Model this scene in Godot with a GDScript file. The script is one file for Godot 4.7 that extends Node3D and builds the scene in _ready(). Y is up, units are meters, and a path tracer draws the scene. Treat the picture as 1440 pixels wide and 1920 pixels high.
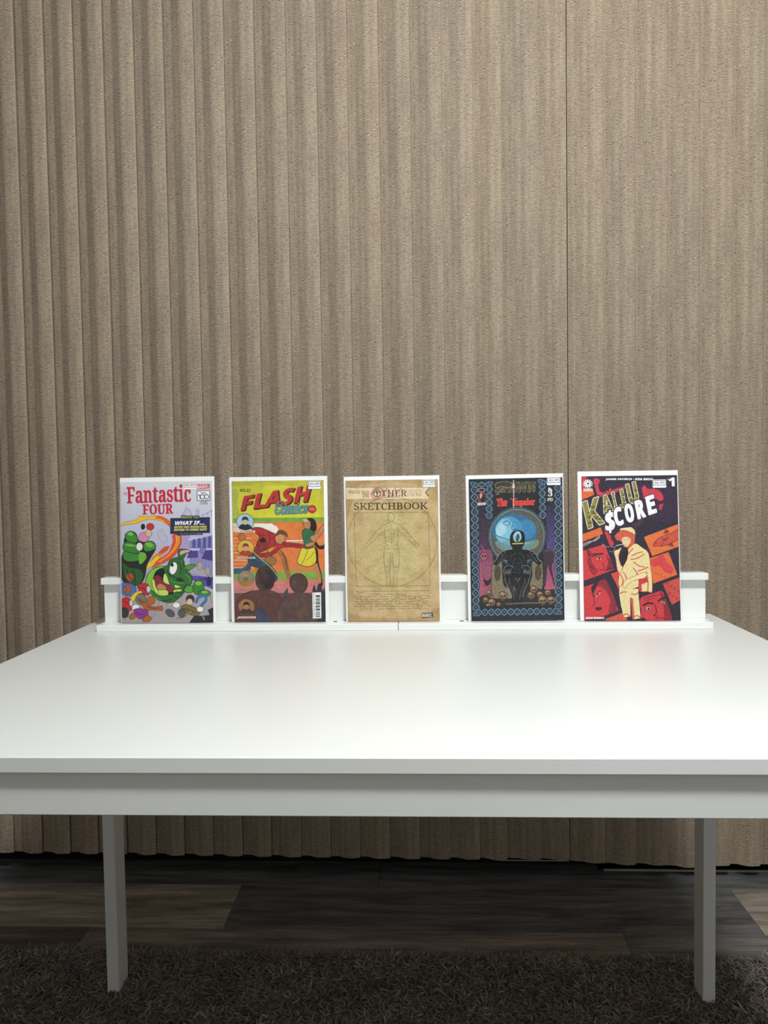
extends Node3D
# Room axes: x along the table, y up from the floor, z from the wall towards the viewer. Origin: floor under the middle of the table's rear edge.

const TW := 640      # cover textures
const TH := 976
var rng := RandomNumberGenerator.new()
var used := {}
var M := {}

# ------------------------------------------------------------------ scene tree helpers
func put(called: String, mesh: Mesh, material: Material, parent: Node = null) -> MeshInstance3D:
	var o := MeshInstance3D.new()
	o.mesh = mesh
	o.material_override = material
	hang(o, called, parent)
	return o

func hang(o: Node3D, called: String, parent: Node = null) -> void:
	var p: Node = parent if parent else self
	var key := str(p.get_instance_id()) + called
	var n: int = used.get(key, 0)
	used[key] = n + 1
	o.name = called if n == 0 else "%s_%03d" % [called, n]
	p.add_child(o, true)

func thing(called: String, label: String, category: String, at := Vector3.ZERO, group := "") -> Node3D:
	var o := Node3D.new()
	hang(o, called)
	o.position = at
	o.set_meta("label", label)
	o.set_meta("category", category)
	if group:
		o.set_meta("group", group)
	return o

func struct_node(o: Node3D, label: String, category: String) -> void:
	o.set_meta("kind", "structure")
	o.set_meta("label", label)
	o.set_meta("category", category)

func mat(c: Color, rough := 0.6, spec := 0.5) -> StandardMaterial3D:
	var m := StandardMaterial3D.new()
	m.albedo_color = c
	m.roughness = rough
	m.metallic_specular = spec
	return m

# ------------------------------------------------------------------ mesh helpers
func tri(st: SurfaceTool, a: Vector3, b: Vector3, c: Vector3, out: Vector3, ua := Vector2.ZERO, ub := Vector2.ZERO, uc := Vector2.ZERO) -> void:
	var n := (b - a).cross(c - a)
	if n.length_squared() < 1e-20:
		return
	var flip := n.dot(out) > 0.0
	n = n.normalized() * (1.0 if flip else -1.0)
	st.set_normal(n); st.set_uv(ua); st.add_vertex(a)
	if flip:
		st.set_normal(n); st.set_uv(uc); st.add_vertex(c)
		st.set_normal(n); st.set_uv(ub); st.add_vertex(b)
	else:
		st.set_normal(n); st.set_uv(ub); st.add_vertex(b)
		st.set_normal(n); st.set_uv(uc); st.add_vertex(c)

func quad(st: SurfaceTool, a: Vector3, b: Vector3, c: Vector3, d: Vector3, out: Vector3, uv := [Vector2.ZERO, Vector2.ZERO, Vector2.ZERO, Vector2.ZERO]) -> void:
	tri(st, a, b, c, out, uv[0], uv[1], uv[2])
	tri(st, a, c, d, out, uv[0], uv[2], uv[3])

func begin() -> SurfaceTool:
	var st := SurfaceTool.new()
	st.begin(Mesh.PRIMITIVE_TRIANGLES)
	return st

# a box from lo to hi with chamfered edges; UVs laid along its two longest sides
func box_into(st: SurfaceTool, lo: Vector3, hi: Vector3, ch := 0.001) -> void:
	var c := (lo + hi) / 2.0
	var h := (hi - lo) / 2.0
	ch = minf(ch, minf(h.x, minf(h.y, h.z)) * 0.8)
	var s := hi - lo
	var uvof := func(p: Vector3, ax: int) -> Vector2:
		var q := (p - lo) / s
		if ax == 0: return Vector2(q.z, 1.0 - q.y)
		if ax == 1: return Vector2(q.x, 1.0 - q.z)
		return Vector2(q.x, 1.0 - q.y)
	var corner := func(sg: Vector3, ax: int) -> Vector3:
		var v := h - Vector3(ch, ch, ch)
		v[ax] = h[ax]
		return c + v * sg
	for ax in 3:
		var b := (ax + 1) % 3
		var d := (ax + 2) % 3
		for sgn in [-1.0, 1.0]:
			var pts: Array[Vector3] = []
			for k in [[-1.0, -1.0], [1.0, -1.0], [1.0, 1.0], [-1.0, 1.0]]:
				var sg := Vector3.ONE
				sg[ax] = sgn; sg[b] = k[0]; sg[d] = k[1]
				pts.append(corner.call(sg, ax))
			var out := Vector3.ZERO
			out[ax] = sgn
			quad(st, pts[0], pts[1], pts[2], pts[3], out, [uvof.call(pts[0], ax), uvof.call(pts[1], ax), uvof.call(pts[2], ax), uvof.call(pts[3], ax)])
		# edges parallel to ax
		for sb in [-1.0, 1.0]:
			for sd in [-1.0, 1.0]:
				var s1 := Vector3.ONE
				s1[ax] = -1.0; s1[b] = sb; s1[d] = sd
				var s2 := s1
				s2[ax] = 1.0
				var o2 := Vector3.ZERO
				o2[b] = sb; o2[d] = sd
				quad(st, corner.call(s1, b), corner.call(s2, b), corner.call(s2, d), corner.call(s1, d), o2)
	for sx in [-1.0, 1.0]:
		for sy in [-1.0, 1.0]:
			for sz in [-1.0, 1.0]:
				var sg := Vector3(sx, sy, sz)
				tri(st, corner.call(sg, 0), corner.call(sg, 1), corner.call(sg, 2), sg)

func box(lo: Vector3, hi: Vector3, ch := 0.001) -> ArrayMesh:
	var st := begin()
	box_into(st, lo, hi, ch)
	st.index()
	return st.commit()

# flat prism with rounded corners, front towards +z, lower left corner at (0, 0)
func card(w: float, h: float, t: float, r: float) -> ArrayMesh:
	var st := begin()
	var p := PackedVector2Array()
	for k in 4:
		var cx := w - r if k == 0 or k == 3 else r
		var cy := h - r if k < 2 else r
		for i in 5:
			var a := (k + i / 4.0) * PI / 2.0
			p.append(Vector2(cx + r * cos(a), cy + r * sin(a)))
	var mid := Vector3(w / 2, h / 2, 0)
	for i in p.size():
		var a := p[i]
		var b := p[(i + 1) % p.size()]
		var f := Vector3(0, 0, t)
		var va := Vector3(a.x, a.y, 0)
		var vb := Vector3(b.x, b.y, 0)
		tri(st, mid + f, va + f, vb + f, Vector3(0, 0, 1), Vector2(0.5, 0.5), Vector2(a.x / w, 1 - a.y / h), Vector2(b.x / w, 1 - b.y / h))
		tri(st, mid, va, vb, Vector3(0, 0, -1))
		quad(st, va, vb, vb + f, va + f, (va + vb) / 2 - mid)
	return st.commit()

# ------------------------------------------------------------------ drawing flat print
var im: Image
var q0: Vector2      # corners of the cover in drawing units
var q1: Vector2
var q2: Vector2
var q3: Vector2
var rows := {}
var fonts := {}

func canvas(w: int, h: int, tl: Vector2, tr: Vector2, bl: Vector2, br: Vector2, bg: Color) -> void:
	im = Image.create(w, h, false, Image.FORMAT_RGBA8)
	im.fill(bg)
	q0 = tl; q1 = tr; q2 = bl; q3 = br
	rows.clear()

func pm(x: float, y: float) -> Vector2:
	var u := 0.5
	var v := 0.5
	for i in 3:
		var l := q0.lerp(q2, v)
		var r := q1.lerp(q3, v)
		u = (x - l.x) / (r.x - l.x)
		var t := q0.lerp(q1, u)
		var b := q2.lerp(q3, u)
		v = (y - t.y) / (b.y - t.y)
	return Vector2(u * im.get_width(), v * im.get_height())

func hexc(c: String, a := 1.0) -> Color:
	return Color(Color.html(c), a)

func span(y: int, x0: int, x1: int, c: Color) -> void:
	x0 = maxi(x0, 0)
	x1 = mini(x1, im.get_width())
	if x1 <= x0 or y < 0 or y >= im.get_height():
		return
	if c.a >= 0.99:
		im.fill_rect(Rect2i(x0, y, x1 - x0, 1), c)
	else:
		if not rows.has(c):
			var r := Image.create(im.get_width(), 1, false, Image.FORMAT_RGBA8)
			r.fill(c)
			rows[c] = r
		im.blend_rect(rows[c], Rect2i(0, 0, x1 - x0, 1), Vector2i(x0, y))

func fillpx(c: Color, p: PackedVector2Array) -> void:
	var lo := 1e9
	var hi := -1e9
	for v in p:
		lo = minf(lo, v.y); hi = maxf(hi, v.y)
	for y in range(maxi(0, floori(lo)), mini(im.get_height() - 1, ceili(hi)) + 1):
		var yc := y + 0.5
		var xs: Array[float] = []
		var a := p[p.size() - 1]
		for b in p:
			if (a.y <= yc) != (b.y <= yc):
				xs.append(a.x + (yc - a.y) / (b.y - a.y) * (b.x - a.x))
			a = b
		xs.sort()
		for k in range(0, xs.size() - 1, 2):
			span(y, roundi(xs[k]), roundi(xs[k + 1]), c)

func pts(a: Array) -> PackedVector2Array:
	var p := PackedVector2Array()
	for i in range(0, a.size() - 1, 2):
		p.append(Vector2(a[i], a[i + 1]))
	return p

func mapped(p: PackedVector2Array) -> PackedVector2Array:
	var r := PackedVector2Array()
	for v in p:
		r.append(pm(v.x, v.y))
	return r

func smooth(p: PackedVector2Array, closed := true) -> PackedVector2Array:
	var r := PackedVector2Array()
	var n := p.size()
	for i in (n if closed else n - 1):
		var a := p[(i - 1 + n) % n] if closed or i > 0 else p[0]
		var b := p[i]
		var c := p[(i + 1) % n]
		var d := p[(i + 2) % n] if closed or i + 2 < n else p[n - 1]
		for k in 6:
			r.append(b.cubic_interpolate(c, a, d, k / 6.0))
	if not closed:
		r.append(p[n - 1])
	return r

func poly(c: String, a: Array, al := 1.0) -> void:
	fillpx(hexc(c, al), mapped(pts(a)))

func stroke(c: Color, w: float, p: PackedVector2Array) -> void:
	for i in p.size() - 1:
		var a := p[i]
		var b := p[i + 1]
		if a.distance_squared_to(b) < 0.01:
			continue
		var n := (b - a).normalized().orthogonal() * w / 2
		var e := (b - a).normalized() * w * 0.25
		fillpx(c, PackedVector2Array([a - e + n, b + e + n, b + e - n, a - e - n]))

func pen(c: String, w: float, a: Array, curved := true, al := 1.0) -> void:
	var p := pts(a)
	stroke(hexc(c, al), w * im.get_width() / 1090.0, mapped(smooth(p, false) if curved and p.size() > 2 else p))

func blob(c: String, a: Array, edge := "", ew := 6.0, al := 1.0) -> void:
	var p := mapped(smooth(pts(a)))
	fillpx(hexc(c, al), p)
	if edge:
		p.append(p[0])
		stroke(hexc(edge), ew * im.get_width() / 1090.0, p)

func ell(c: String, x: float, y: float, rx: float, ry: float, edge := "", ew := 6.0, rot := 0.0, al := 1.0) -> void:
	var p := PackedVector2Array()
	for i in 40:
		var t := TAU * i / 40.0
		p.append(Vector2(x, y) + Vector2(rx * cos(t), ry * sin(t)).rotated(rot))
	p = mapped(p)
	if c:
		fillpx(hexc(c, al), p)
	if edge:
		p.append(p[0])
		stroke(hexc(edge, al), ew * im.get_width() / 1090.0, p)

func grad(x0: float, y0: float, x1: float, y1: float, a: String, b: String) -> void:
	var p0 := pm(x0, y0)
	var p1 := pm(x1, y1)
	for y in range(int(p0.y), int(p1.y) + 1):
		var t := clampf((y - p0.y) / (p1.y - p0.y), 0, 1)
		span(y, int(p0.x), int(p1.x) + 1, hexc(a).lerp(hexc(b), t))

func glyphs(s: String, face: String, bold: bool) -> PackedVector2Array:
	var key := face + str(bold)
	if not fonts.has(key):
		var f := SystemFont.new()
		f.font_names = PackedStringArray([face])
		f.font_weight = 700 if bold else 400
		fonts[key] = f
	var t := TextMesh.new()
	t.font = fonts[key]
	t.text = s
	t.font_size = 64
	t.pixel_size = 1.0
	t.depth = 0.0
	t.curve_step = 2.0
	var arr := t.get_mesh_arrays()
	var v: PackedVector3Array = arr[Mesh.ARRAY_VERTEX]
	var idx: PackedInt32Array = arr[Mesh.ARRAY_INDEX] if arr[Mesh.ARRAY_INDEX] else PackedInt32Array(range(v.size()))
	var r := PackedVector2Array()
	var lo := Vector2(1e9, 1e9)
	var hi := -lo
	for i in idx:
		r.append(Vector2(v[i].x, v[i].y))
		lo = lo.min(r[-1]); hi = hi.max(r[-1])
	for i in r.size():
		r[i] = (r[i] - lo) / (hi - lo)
	return r

# text whose box has its lower left corner at (x, y), width w, height h; turned by deg, sheared; grow offsets copies for an outline
func txt(s: String, face: String, bold: bool, c: String, x: float, y: float, w: float, h: float, deg := 0.0, shear := 0.0, grow := 0.0, taper := 0.0) -> void:
	var g := glyphs(s, face, bold)
	var offs := [Vector2.ZERO]
	if grow > 0.0:
		offs = []
		for k in 12:
			offs.append(Vector2.from_angle(TAU * k / 12.0) * grow)
	for o in offs:
		for i in range(0, g.size(), 3):
			var t := PackedVector2Array()
			for k in 3:
				var e := g[i + k]
				var hh := h * (1.0 + taper * e.x)
				var v: Vector2 = Vector2(e.x * w + e.y * hh * shear, -e.y * hh).rotated(deg_to_rad(deg)) + Vector2(x, y) + o
				t.append(pm(v.x, v.y))
			fillpx(hexc(c), t)

func grain(strength: float, cell: int, tint := Color.BLACK, freq := 0.0) -> void:
	# print grain or blotches: a field of dark and light specks laid over the print
	var n := FastNoiseLite.new()
	n.seed = rng.randi() % 10000
	n.frequency = freq if freq > 0.0 else 0.35
	n.fractal_octaves = 3
	var w := im.get_width() / cell
	var h := im.get_height() / cell
	var g := Image.create(w, h, false, Image.FORMAT_RGBA8)
	for y in h:
		for x in w:
			var v := n.get_noise_2d(x * 1.0, y * 1.0)
			var k := tint if v < 0.0 else Color.WHITE
			k.a = clampf(absf(v) * strength, 0, 1)
			g.set_pixel(x, y, k)
	if cell > 1:
		g.resize(im.get_width(), im.get_height(), Image.INTERPOLATE_CUBIC)
	im.blend_rect(g, Rect2i(0, 0, g.get_width(), g.get_height()), Vector2i.ZERO)

func as_texture() -> ImageTexture:
	return ImageTexture.create_from_image(im)

const SANS := "Droid Sans"
const SERIF := "Droid Serif"

# ------------------------------------------------------------------ the five printed covers (plain stand-ins for the artwork, the writing as printed)
func cover(i: int) -> ImageTexture:
	match i:
		0: cover_lilac()
		1: cover_yellow()
		2: cover_parchment()
		3: cover_knotwork()
		4: cover_red()
	return as_texture()

func cover_lilac() -> void:
	canvas(TW, TH, Vector2(103, 155), Vector2(1195, 143), Vector2(118, 1845), Vector2(1220, 1838), hexc("dcdce4"))
	grad(90, 143, 1240, 900, "dedee3", "bfbcd9")
	grad(90, 900, 1240, 1450, "bdbad6", "aaa5c4")
	grad(90, 1450, 1240, 1850, "b2a9ab", "a49b9d")
	# pale skyline and a street of lilac buildings
	blob("c2c1d8", [850, 580, 870, 500, 905, 470, 945, 520, 955, 580], "7d7a9c", 5)
	poly("b7b6d2", [878, 480, 888, 420, 898, 480])
	poly("b9b8d4", [1000, 580, 1000, 490, 1025, 465, 1050, 490, 1052, 580])
	pen("5c587a", 5, [1080, 555, 1120, 540, 1160, 520, 1215, 480], false)
	pen("5c587a", 4, [1085, 590, 1090, 545], false)
	pen("5c587a", 4, [1140, 575, 1150, 525], false)
	pen("5c587a", 4, [1190, 560, 1200, 490], false)
	poly("b39fc4", [825, 790, 935, 790, 935, 965, 828, 950])
	poly("8f8cc0", [930, 850, 1225, 770, 1225, 1300, 930, 1180])
	poly("c8c8e2", [915, 840, 1225, 765, 1225, 790, 920, 862])
	poly("c8c8e2", [930, 955, 1225, 955, 1225, 980, 930, 975])
	for k in 4:
		var x := 985.0 + k * 62
		ell("565698", x, 880 - k * 12, 20, 40)
		poly("565698", [x - 20, 880 - k * 12, x + 20, 880 - k * 12, x + 20, 945, x - 20, 945])
	for k in 7:
		pen("6c68a4", 4, [950 + k * 42, 985, 950 + k * 42, 1190], false)
	poly("52438e", [925, 985, 1030, 980, 1030, 1065, 900, 1068])
	poly("4a3d86", [1120, 975, 1225, 970, 1225, 1110, 1075, 1075])
	ell("7f7cc0", 1090, 975, 34, 36, "3f3a70", 5)
	poly("5a50a8", [880, 1270, 1225, 1300, 1225, 1450, 960, 1330])
	poly("3e3a82", [1040, 1310, 1225, 1290, 1225, 1350, 1140, 1345])
	pen("cfcde6", 8, [905, 1310, 1060, 1385, 1225, 1462], false)
	blob("a9a4b4", [920, 1240, 960, 1190, 1030, 1160, 1100, 1200, 1150, 1250, 1120, 1290, 1000, 1270], "6d6880", 5)
	blob("b5a48e", [1020, 1160, 1050, 1110, 1085, 1140, 1080, 1200, 1040, 1205], "6d6880", 5)
	blob("b0a58a", [1120, 1240, 1140, 1170, 1175, 1200, 1165, 1280], "6d6880", 5)
	blob("2a2745", [1140, 1330, 1160, 1285, 1185, 1330, 1190, 1390, 1140, 1390])
	# ribbon of fire
	blob("f0c12f", [105, 690, 140, 640, 220, 625, 300, 600, 330, 560, 420, 570, 520, 560, 600, 570, 660, 600, 700, 640, 698, 690, 640, 650, 560, 615, 470, 605, 380, 615, 300, 650, 220, 660, 150, 670], "8a5a1c", 4)
	blob("e46a2a", [560, 560, 620, 575, 680, 620, 700, 660, 698, 700, 660, 660, 600, 610, 520, 590])
	blob("e0502c", [725, 800, 770, 780, 825, 800, 832, 880, 800, 970, 740, 1050, 650, 1110, 560, 1150, 480, 1175, 520, 1110, 600, 1060, 680, 1000, 715, 920, 735, 860], "8e2a20", 4)
	for k in 6:
		pen(["f5a234", "f0c83a", "d23a28"][k % 3], 11, [770 + k * 9, 800, 775 + k * 8, 880, 740 + k * 7, 960, 660 + k * 6, 1050, 560 + k * 8, 1110])
	blob("e8832c", [480, 1060, 560, 1000, 650, 950, 690, 930, 640, 1000, 560, 1060, 500, 1090])
	blob("cf5030", [560, 1010, 620, 940, 690, 925, 650, 990])
	blob("f0c632", [345, 1150, 400, 1110, 460, 1110, 540, 1040, 580, 1060, 530, 1110, 490, 1160, 420, 1200, 370, 1190], "8a6a1c", 4)
	# plain green monster: one big raised hand and a wide open mouth
	blob("23261f", [110, 1060, 170, 960, 140, 880, 160, 800, 230, 745, 290, 770, 330, 860, 420, 860, 510, 880, 525, 960, 470, 1060, 420, 1160, 400, 1280, 340, 1380, 200, 1400, 110, 1300])
	blob("3f8a35", [155, 790, 220, 742, 280, 775, 310, 850, 270, 890, 190, 870], "1e2a18", 7)
	blob("3a8332", [130, 920, 170, 868, 270, 885, 330, 930, 330, 1000, 240, 1010, 150, 985], "1e2a18", 7)
	blob("3f8a35", [130, 1040, 150, 985, 250, 1010, 320, 1020, 325, 1090, 220, 1110, 150, 1090], "1e2a18", 7)
	blob("418c36", [375, 910, 420, 870, 490, 870, 528, 930, 490, 970, 400, 985], "1e2a18", 7)
	blob("6fb43d", [330, 1000, 400, 1010, 410, 1080, 340, 1140, 320, 1080])
	blob("84c24a", [180, 770, 225, 755, 255, 780, 225, 800])
	blob("7cbc45", [150, 905, 230, 900, 290, 925, 210, 925])
	blob("7cbc45", [400, 890, 460, 880, 500, 920, 440, 935])
	poly("2c5d2a", [118, 1110, 200, 1180, 330, 1200, 380, 1260, 340, 1380, 230, 1400, 150, 1290])
	blob("346e30", [660, 1160, 700, 1090, 790, 1060, 860, 1090, 880, 1200, 950, 1270, 960, 1360, 900, 1440, 820, 1530, 740, 1590, 640, 1595, 520, 1540, 440, 1450, 405, 1370, 430, 1260, 500, 1190, 580, 1165], "1e2a18", 8)
	blob("86bf3f", [408, 1370, 440, 1250, 510, 1190, 620, 1165, 560, 1210, 505, 1270, 490, 1360, 520, 1460, 470, 1440])
	blob("1c1a1c", [505, 1270, 560, 1200, 620, 1195, 640, 1260, 640, 1370, 700, 1420, 760, 1450, 720, 1500, 600, 1490, 520, 1420])
	blob("8a2c3c", [515, 1290, 570, 1280, 640, 1370, 720, 1400, 750, 1450, 680, 1480, 560, 1440, 510, 1380])
	blob("bd8a55", [540, 1400, 590, 1375, 650, 1420, 630, 1465, 560, 1450])
	blob("c9de6a", [480, 1330, 510, 1330, 545, 1440, 660, 1450, 670, 1510, 560, 1510, 500, 1440], "2c3a18", 5)
	pen("2c3a18", 5, [555, 1440, 556, 1508], false)
	blob("d3e27a", [625, 1265, 650, 1260, 690, 1370, 690, 1385, 620, 1350], "2c3a18", 4)
	blob("c9de6a", [760, 1385, 830, 1415, 760, 1425], "2c3a18", 4)
	blob("c9de6a", [745, 1450, 835, 1440, 830, 1470, 750, 1485], "2c3a18", 4)
	blob("2e6a2e", [800, 970, 870, 960, 960, 985, 900, 1010, 860, 1070, 800, 1070], "1e2a18", 6)
	blob("d9a0b0", [825, 985, 900, 970, 940, 985, 870, 1010, 820, 1030])
	blob("4f9a3a", [860, 1170, 940, 1145, 1005, 1150, 950, 1200, 880, 1215], "1e2a18", 6)
	ell("f4f4f0", 738, 1190, 46, 78, "16180f", 6, 0.25)
	ell("121212", 725, 1150, 16, 22)
	blob("26301f", [770, 1330, 800, 1310, 870, 1330, 830, 1350])
	ell("2f6c2d", 790, 1505, 55, 35, "1e2a18", 6)
	ell("57a03c", 925, 1440, 62, 45, "1e2a18", 6)
	ell("3a8332", 1040, 1420, 70, 90, "1e2a18", 6)
	ell("3a8332", 1110, 1490, 75, 40, "1e2a18", 6)
	ell("86bf3f", 1040, 1370, 40, 25)
	ell("86bf3f", 1115, 1475, 40, 16)
	# plain bright shapes where the cover has small figures
	ell("d98db0", 385, 815, 62, 60, "6c2f4c", 5)
	ell("c8322c", 460, 690, 45, 40, "3a1414", 5)
	ell("262024", 372, 690, 26, 36)
	ell("f2ece8", 330, 930, 40, 50, "3a3a3a", 5)
	ell("d9b79a", 440, 770, 40, 45, "3a2a20", 4)
	blob("c1bfd0", [545, 760, 600, 725, 640, 790, 670, 850, 610, 880, 570, 840], "8f8ca6", 4)
	ell("b4552e", 215, 1295, 44, 52, "5a2212", 6, -0.6)
	blob("4a76b4", [115, 1380, 180, 1360, 260, 1390, 290, 1450, 240, 1520, 130, 1500], "1f2c4c", 6)
	blob("bf5a34", [140, 1440, 190, 1380, 230, 1430, 190, 1500], "5a2212", 5)
	blob("c32b2f", [305, 1400, 350, 1370, 430, 1380, 460, 1460, 430, 1510, 350, 1480], "3a1212", 6)
	ell("cfd6dc", 440, 1440, 26, 42, "2c2c34", 5)
	blob("e8c93a", [215, 1560, 260, 1490, 330, 1460, 370, 1475, 300, 1520, 260, 1590], "5a4a12", 5)
	blob("7c776c", [280, 1560, 330, 1490, 400, 1520, 410, 1600, 330, 1620], "3a362e", 5)
	blob("c32b2f", [118, 1560, 190, 1540, 240, 1590, 250, 1650, 200, 1700, 118, 1660], "3a1212", 6)
	ell("c9ced6", 230, 1605, 24, 40, "2c2c34", 5)
	ell("3a3338", 150, 1720, 50, 62, "1a1618", 5)
	blob("b3602f", [330, 1560, 400, 1600, 470, 1640, 540, 1650, 600, 1640, 610, 1690, 540, 1690, 470, 1690, 400, 1680], "5a2a12", 5)
	ell("b9622f", 470, 1575, 52, 50, "5a2a12", 5)
	blob("f0efec", [240, 1650, 280, 1620, 330, 1640, 300, 1690, 260, 1700], "444", 4)
	blob("8c3a8e", [260, 1690, 340, 1670, 430, 1700, 420, 1770, 320, 1790], "3c163e", 5)
	blob("b3602f", [370, 1800, 420, 1750, 480, 1790, 440, 1825, 380, 1825], "5a2a12", 5)
	blob("b3602f", [205, 1770, 250, 1725, 290, 1760, 240, 1800], "5a2a12", 5)
	blob("7b6a3c", [830, 1650, 900, 1620, 980, 1650, 1060, 1700, 1030, 1760, 930, 1740, 860, 1700], "3a3018", 5)
	pen("96804a", 14, [780, 1790, 850, 1780, 900, 1750, 960, 1700])
	ell("55565a", 700, 1725, 60, 40, "26272a", 5, 0.6)
	ell("55565a", 840, 1725, 44, 52, "26272a", 5)
	ell("f2f1ee", 775, 1630, 44, 34, "3c3c3c", 5)
	ell("3a3436", 940, 1560, 52, 56)
	ell("dcbca2", 935, 1590, 34, 36)
	pen("3f74b0", 34, [1010, 1600, 1040, 1540, 1110, 1520, 1130, 1570, 1070, 1640])
	ell("f2f1ee", 1060, 1680, 42, 34, "3c3c3c", 5)
	poly("26242a", [930, 1840, 990, 1755, 1090, 1760, 1215, 1740, 1222, 1842])
	poly("a49b9d", [1085, 1770, 1105, 1765, 1120, 1805, 1108, 1810])
	poly("26242a", [1150, 1690, 1225, 1650, 1225, 1800, 1190, 1780])
	pen("57504f", 5, [540, 1560, 565, 1590, 550, 1640, 520, 1670])
	pen("57504f", 5, [690, 1560, 670, 1600, 660, 1640])
	pen("57504f", 5, [1180, 1520, 1190, 1560, 1205, 1610])
	pen("6f6765", 4, [520, 1700, 505, 1760, 430, 1810])
	for l: Array in [[430, 1010, 410, 1080, 350, 1150], [240, 1200, 280, 1290, 270, 1380], [180, 1190, 200, 1280, 260, 1340], [700, 1250, 760, 1300, 840, 1310], [660, 1210, 690, 1270, 720, 1290], [800, 1110, 830, 1180, 820, 1260], [860, 1130, 880, 1190, 930, 1220], [900, 1380, 860, 1450, 800, 1480], [560, 1560, 640, 1575, 720, 1560]]:
		pen("16240f", 9, l)
	for l: Array in [[690, 1330, 760, 1360, 860, 1370], [450, 1460, 500, 1530, 600, 1570], [880, 1270, 930, 1300, 940, 1360]]:
		pen("5d9a48", 9, l)
	for k in 7:
		pen("7d7a9c", 4, [1020 + k * 26, 800 - k * 4, 1020 + k * 26, 820 - k * 4], false)
		pen("9d97b4", 4, [860 + (k * 13) % 40, 830 + k * 18, 900 + (k * 17) % 30, 828 + k * 18], false)
	for l: Array in [[140, 1400, 180, 1440, 160, 1480], [320, 1420, 380, 1430, 420, 1470], [130, 1580, 180, 1600, 220, 1640], [300, 1540, 330, 1580, 390, 1600], [420, 1640, 480, 1665, 560, 1668], [860, 1670, 930, 1690, 1000, 1720], [290, 1720, 340, 1740, 400, 1730]]:
		pen("2a2024", 6, l)
	# writing
	txt("THE", SERIF, true, "c8303f", 140, 315, 45, 32, -8)
	txt("Fantastic", SERIF, true, "c62a3c", 180, 412, 765, 208, -1.5, 0.0, 3.0)
	txt("FOUR", SERIF, true, "c62a3c", 370, 545, 362, 118, -1.5, 0.0, 3.0)
	poly("c23540", [1012, 185, 1168, 182, 1170, 244, 1014, 248])
	txt("MARVEL", SANS, true, "f8f4f2", 1018, 241, 146, 50, -1.0)
	poly("2f3034", [1014, 262, 1174, 257, 1177, 380, 1017, 385])
	poly("f4f5f6", [1021, 269, 1168, 264, 1170, 373, 1024, 378])
	txt("Disney", SERIF, true, "26272b", 1062, 306, 66, 28, -1.0, 0.2)
	pen("1f2024", 8, [1032, 318, 1052, 312, 1055, 362], false)
	ell("", 1083, 336, 26, 26, "1f2024", 8)
	ell("", 1132, 335, 26, 26, "1f2024", 8)
	txt("VARIANT", SANS, true, "34343e", 1058, 404, 86, 15)
	txt("EDITION", SANS, true, "34343e", 1058, 426, 86, 15)
	poly("252b52", [698, 590, 1172, 578, 1176, 768, 700, 780])
	poly("1c1d2a", [780, 772, 1085, 764, 1087, 790, 783, 798])
	txt("Disney", SERIF, true, "14140f", 828, 604, 132, 44, -2, 0.15, 8)
	txt("100", SANS, true, "14140f", 972, 596, 70, 30, -2, 0.0, 8)
	txt("Disney", SERIF, true, "d8d98a", 828, 604, 132, 44, -2, 0.15)
	txt("100", SANS, false, "d8d98a", 972, 596, 70, 30, -2)
	txt("WHAT IF...", SANS, true, "fafafa", 748, 671, 358, 44, -0.6, 0.25, 2.0)
	txt("MICKEY AND FRIENDS WERE", SANS, true, "e3dc5c", 748, 708, 385, 22, -0.6, 0.15, 1.2)
	txt("EXPOSED TO COSMIC RAYS?", SANS, true, "e3dc5c", 745, 742, 390, 24, -0.6, 0.15, 1.2)
	txt("100 YEARS OF WONDER", SANS, false, "b9b9c6", 808, 786, 265, 15, -0.6)
	grain(0.10, 2, Color.BLACK)

func bust(c: String, hair: String, skin: String, x: float, y: float, s: float) -> void:
	# a plain head and shoulders
	blob(c, [x - 80 * s, y + 85 * s, x - 60 * s, y + 40 * s, x, y + 25 * s, x + 60 * s, y + 40 * s, x + 80 * s, y + 85 * s, x, y + 100 * s])
	ell(skin, x, y - 5 * s, 34 * s, 44 * s)
	blob(hair, [x - 38 * s, y, x - 38 * s, y - 45 * s, x, y - 66 * s, x + 38 * s, y - 45 * s, x + 38 * s, y, x + 24 * s, y - 24 * s, x - 24 * s, y - 24 * s])

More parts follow.
